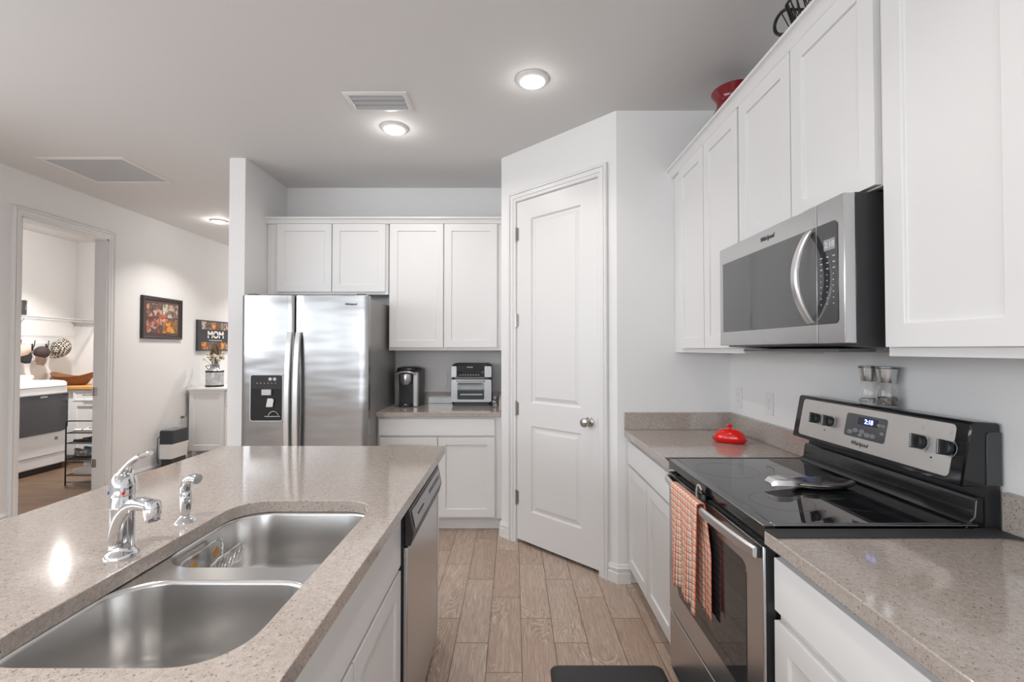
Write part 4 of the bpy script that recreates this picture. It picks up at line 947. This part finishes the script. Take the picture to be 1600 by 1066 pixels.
# ============================================================ LAUNDRY ROOM
d = thing('dryer', 'white clothes dryer with a wide dark glass door in the laundry room', 'dryer', (-5.285, 4.860, 0), IS); Wd = .690
m = MB(); m.box(0, Wd, 0, .62, .070, .965); m.build('cabinet', WENAM, d, bevel=.012)
MB().box(.02, Wd-.02, .035, .60, .006, .084).build('plinth', BPLAST, d)
m = MB(); m.loft([[(x, y, z) for x, y in rrect(-.003+i, Wd+.003-i, -.012+i, .62, .04, 6)] for z, i in ((.968, 0), (1.000, 0), (1.022, .012), (1.034, .05), (1.040, .14))]); m.build('top', WENAM, d)
m = MB(); m.box(.01, Wd-.01, .38, .60, 1.036, 1.090); m.build('console', WENAM, d, bevel=.02)
m = MB(); p_ = [(.004, .455), (.10, .445), (Wd-.10, .445), (Wd-.03, .458), (Wd-.010, .49), (Wd-.010, .880), (.004, .880)]; m.prism(p_, -.022, -.0005, 'y'); dd = m.build('door', mat('dryer_glass', (.045, .046, .05), .06, 0, .7), d, bevel=.004)
MB().box(.0, Wd-.006, -.030, -.002, .884, .893).build('door_handle', STEEL, dd)
MB().box(.35, .43, -.0235, -.0225, .850, .866).build('badge', PRINTW, dd)
m = MB(); m.tube([(.56+.016*math.cos(i*.5236), -.002, .37+.016*math.sin(i*.5236)) for i in range(12)], .003, 6, closed=True); m.box(.552, .568, -.002, -.0005, .365, .375); m.build('emblem', PRINTD, d)
m = MB(); m.box(.004, Wd-.004, -.004, -.0003, .198, .202); m.build('panel_seam', GREYP, d)
for x in (.05, Wd-.09):
    for y in (.04, .54): MB().lathe([(.02, .005), (.02, .069)], (x+.02, y+.02, 0), 14).build('foot', BPLAST, d)
# laundry base cabinet and worktop
c = thing('laundry_cabinet', 'white laundry base cabinet with drawer and bar pulls beside the dryer', 'base cabinet', (-5.905, 5.745, 0))
MB().box(0, .90, 0, .54, .10, .898).build('body', CAB, c, smooth=False); MB().box(0, .90, .06, .54, 0, .0995).build('toe_kick', CAB, c)
dr = panelled(MB(), .52, .895, .765, .892, -.019, .0185, [(.545, .870, .785, .872)], [(.002, .005)]).build('drawer', CAB, c, smooth=False)
MB().tube([(.66, -.020, .835), (.66, -.045, .835), (.80, -.045, .835), (.80, -.020, .835)], .004, 8).build('pull', BIRON, dr)
dr = shaker(.52, .895, .11, .750, rail=.05).build('door', CAB, c, smooth=False); MB().tube([(.882, -.021, .62), (.882, -.045, .62), (.882, -.045, .70), (.882, -.021, .70)], .004, 8).build('pull', BIRON, dr)
BUT = mat('butcher_block', (.55, .27, .09), .35); tt = NT(BUT); cc = tt.coord(); tt.color(tt.ramp(tt.noise(tt.mapping(cc, (.15, 1, 1)), 40, 3), [(.3, (.42, .19, .055)), (.7, (.62, .33, .12))]))
tag(MB().box(-5.915, -4.95, 5.715, 6.297, .900, .938).build('laundry_worktop', BUT, bevel=.003), 'orange-brown butcher block worktop under the wicker basket', 'worktop')
# wicker basket
WICK = mat('wicker', (.22, .10, .04), .7); tt = NT(WICK); cc = tt.coord(); wv = tt.n('ShaderNodeTexWave', wave_type='BANDS', bands_direction='Z'); tt.l(cc, wv.inputs[0]); wv.inputs['Scale'].default_value = 40; wv.inputs['Distortion'].default_value = 4; wv.inputs['Detail Scale'].default_value = 6
tt.color(tt.ramp(wv.outputs[0], [(.2, (.15, .060, .022)), (.8, (.36, .165, .070))])); tt.bump(wv.outputs[0], .8, .004)
b = thing('wicker_basket', 'boat-shaped brown wicker basket on the butcher block worktop', 'basket', (-5.625, 5.985, .9385))
m = MB(); rings = []
for (L_, W_, z, up) in ((.135, .09, 0, 0), (.165, .105, .02, .004), (.210, .125, .07, .022), (.262, .145, .110, .052), (.268, .148, .116, .056), (.262, .142, .114, .054), (.205, .12, .070, .022), (.16, .10, .026, .004), (.02, .02, .012, 0)):
    rings.append([(L_*math.cos(2*math.pi*i/44), W_*math.sin(2*math.pi*i/44), z+up*abs(math.cos(2*math.pi*i/44))**3 - up*.1) for i in range(44)])
m.loft(rings); m.build('weave', WICK, b)
# wire shelf
SH = mat('white_wire', (.48, .48, .48), .4)
s = thing('wire_shelf', 'white ventilated wire shelf on the laundry wall', 'shelf', (LAX+.003, 4.7, 1.78))
m = MB(); LY = 1.56
m.tube([(.318, 0, 0), (.318, LY, 0)], .0042, 6); m.tube([(.322, 0, -.03), (.322, LY, -.03)], .0042, 6); m.tube([(.01, 0, 0), (.01, LY, 0)], .004, 6); m.tube([(.16, 0, -.004), (.16, LY, -.004)], .0035, 6)
for i in range(int(LY/.026)): y = i*.026+.01; m.tube([(.008, y, .004), (.318, y, .004), (.322, y, -.03)], .0018, 5)
m.build('wire_deck', SH, s)
for y in (.30, .66): MB().tube([(.318, y, -.02), (.006, y, -.30)], .0055, 8).build('brace', SH, s)
MB().box(.0, .335, LY-.004, LY+.002, -.040, .012).build('end_bracket', SH, s)
k = thing('canister', 'black patterned canister on the wire shelf', 'canister', (-5.66, 5.35, 1.787))
cm = collage('floral_black', [(.01, .01, .01), (.02, .02, .02), (.35, .33, .30), (.015, .015, .015)], 45)
MB().lathe([(.001, 0), (.055, 0), (.058, .004), (.058, .150), (.001, .150)], seg=24).build('can', cm, k); MB().lathe([(.059, .1505), (.060, .165), (.055, .172), (.001, .173)], seg=24).build('lid', BPLAST, k)
# hook rail
h = thing('hook_rail', 'white coat rail with dark double hooks on the laundry wall', 'hook rail', (LAX+.0015, 5.30, 1.42), IS)
MB().box(0, .80, -.018, 0, -.055, .055).build('board', TRIM, h, bevel=.003)
for x in (.10, .27, .43, .60, .76):
    m = MB(); m.tube(bez((x, -.020, .0), (x, -.045, -.02), (x, -.050, .065), (x+.005, -.048, .085), 8), .0045, 8); m.tube(bez((x, -.020, -.02), (x, -.035, -.055), (x, -.055, -.055), (x, -.055, -.030), 6), .004, 8); m.box(x-.009, x+.009, -.022, -.0182, -.04, .04); m.build('hook', BIRON, h)
def cap(y, label, crown, brim, tilt, z=1.36):
    t = thing('cap', label, 'cap', (LAX+.125, y, z), 0, None); t.rotation_euler = (tilt, R(14), 0)
    m = MB(); m.ball((0, 0, 0), (.062, .088, .078), 24, 14); m.v = [(x, yy, max(zz, -.058)) for x, yy, zz in m.v]; m.build('crown', crown, t)
    m = MB(); rings = []
    for i in range(9):
        a_ = i/8; w = .076*(1-.55*a_**3); zc = -.055-.095*a_
        top_ = [(.052+.030*a_-.030*(2*q/10-1)**2, w*(2*q/10-1), zc) for q in range(11)]
        rings.append(top_+[(x-.006, yy, zz) for x, yy, zz in top_[::-1]])
    m.loft(rings); m.build('brim', brim, t)
    m = MB(); m.ball((.004, 0, .077), (.008, .008, .004), 10, 6); m.build('button', crown, t)
    return t
cap(5.51, 'pink and black baseball cap, leftmost on the hook rail', mat('pink_cloth', (.62, .44, .36), .85), mat('black_cloth', (.012, .012, .012), .8), R(20), 1.385)
PL_ = collage('brown_plaid', [(.13, .07, .045), (.20, .12, .08), (.08, .05, .04), (.24, .15, .10)], 60)
cap(5.745, 'dark brown baseball cap with a patterned brim, middle of the hook rail', mat('brown_cloth', (.045, .030, .028), .8), PL_, R(-12), 1.355)
CHK = mat('woven_check', (.5, .5, .5), .85); tt = NT(CHK); cc = tt.coord(); ck_ = tt.n('ShaderNodeTexChecker'); tt.l(tt.mapping(cc, (1, 1, 1), (0, 0, 0), (R(20), R(30), R(15))), ck_.inputs[0]); ck_.inputs['Scale'].default_value = 48; ck_.inputs[1].default_value = (.60, .56, .48, 1); ck_.inputs[2].default_value = (.025, .02, .018, 1); tt.l(ck_.outputs[0], tt.b.inputs['Base Color'])
t = thing('newsboy_cap', 'round black and cream checked cap, rightmost on the hook rail', 'cap', (LAX+.130, 5.985, 1.415)); t.rotation_euler = (R(10), R(12), 0)
m = MB(); m.ball((0, 0, 0), (.072, .118, .122), 28, 16); m.build('crown', CHK, t)
m = MB(); m.ball((-.02, -.03, -.100), (.05, .08, .035), 20, 8); m.build('brim', CHK, t)
# shoe rack
rk = thing('shoe_rack', 'dark metal shoe rack standing beyond the laundry doorway', 'shoe rack', (-4.435, 4.80, 0))
for yy in (0, .55):
    m = MB(); m.tube([(-.145, yy, 0), (-.145, yy, .62)]+bez((-.145, yy, .62), (-.145, yy, .655), (-.135, yy, .66), (-.10, yy, .66), 5)[1:]+[(.10, yy, .66)]+bez((.10, yy, .66), (.135, yy, .66), (.145, yy, .655), (.145, yy, .62), 5)[1:]+[(.145, yy, 0)], .0065, 8); m.tube([(-.145, yy, .035), (.145, yy, .035)], .004, 6); m.build('end_frame', BIRON, rk)
RZ = (.104, .267, .430, .535)
for z in RZ:
    m = MB()
    for x in (-.145, .145): m.tube([(x, 0, z), (x, .55, z)], .0045, 6)
    for yy in (0, .55): m.tube([(-.145, yy, z), (.145, yy, z)], .0045, 6)
    for i in range(9): x = -.12+i*.03; m.tube([(x, 0, z), (x, .55, z)], .0022, 5)
    m.build('shelf', BIRON, rk)
def shoe(x, y, z, upc, solec, label, grp, flat=False, rz=0, toe_open=False, name='sneaker', cat='shoe'):
    t = thing(name, label, cat, (x, y, z+.0065), rz, grp); m = MB(); N = 22
    def outline(k, zz, s0=1.0):
        o = []
        for i in range(N):
            a_ = 2*math.pi*i/N; xx = .132*math.cos(a_); ww = .042*(1.0+.16*math.cos(a_))*math.sin(a_); o.append((xx*k*s0, ww*k, zz))
        return o
    m.loft([outline(.96, 0), outline(1.0, .004), outline(1.0, .018), outline(.97, .024)]); m.build('sole', solec, t)
    if flat:
        m = MB()
        for sg in (-1, 1): m.tube(bez((.075, 0, .030), (.06, sg*.02, .060), (.02, sg*.045, .055), (-.015, sg*.040, .022), 8), .007, 8, flat=(1.3, .6))
        m.build('strap', upc, t)
    else:
        m = MB(); rings = []
        for f_, zz in ((.95, .0245), (.96, .035), (.90, .05)): rings.append([(a_*1, b_, c_+(.0)) for a_, b_, c_ in outline(f_, zz)])
        rings.append([(x_*.72-.028, y_*.78, .066+.016*max(0, -x_/.13)) for x_, y_, _ in outline(1, 0)])
        rings.append([(x_*.48-.050, y_*.62, .078+.020*max(0, -x_/.13)) for x_, y_, _ in outline(1, 0)])
        rings.append([(x_*.42-.052, y_*.50, .070) for x_, y_, _ in outline(1, 0)]); rings.append([(x_*.38-.050, y_*.46, .035) for x_, y_, _ in outline(1, 0)])
        m.loft(rings); m.build('upper', upc, t)
        m = MB()
        for i in range(4): xx = .01+i*.020; m.tube([(xx, -.022, .062-.006*i), (xx+.003, 0, .072-.006*i), (xx, .022, .062-.006*i)], .0025, 5)
        m.build('laces', PRINTW, t)
MULTI = collage('trainer_pattern', [(.02, .02, .025), (.45, .44, .42), (.03, .03, .04), (.20, .10, .08)], 55)
BLU = collage('blue_pattern', [(.02, .14, .28), (.03, .30, .45), (.01, .02, .03), (.02, .18, .33)], 55)
SHW = mat('shoe_white', (.68, .67, .64), .6); SHG = mat('shoe_grey', (.40, .42, .45), .6); BLK = mat('shoe_black', (.02, .02, .02), .6)
X_ = -4.430
for (z, u1, s1, u2, s2, l1, l2, fl_) in (
    (RZ[0], SHW, SHW, SHW, SHW, 'white canvas sneaker at the front of the bottom rack shelf', 'white canvas sneaker behind its pair on the bottom rack shelf', False),
    (RZ[1], MULTI, BLK, BLU, BLK, 'black and grey patterned shoe on the second rack shelf from below', 'blue patterned shoe on the second rack shelf from below', False),
    (RZ[2], BLK, BLK, BLK, BLK, 'black flip-flop at the front of the second rack shelf from the top', 'black flip-flop behind its pair on the second rack shelf from the top', True),
    (RZ[3], SHG, SHW, BLU, SHW, 'light grey and blue sandal at the front of the top rack shelf', 'blue sandal behind the grey one on the top rack shelf', True)):
    nm = 'flip_flop' if fl_ else 'sneaker'
    shoe(X_, 4.865, z, u1, s1, l1, None, fl_, R(180 if z == RZ[0] else 0), name=nm); shoe(X_+.01, 4.975, z, u2, s2, l2, None, fl_, R(8), name=nm)
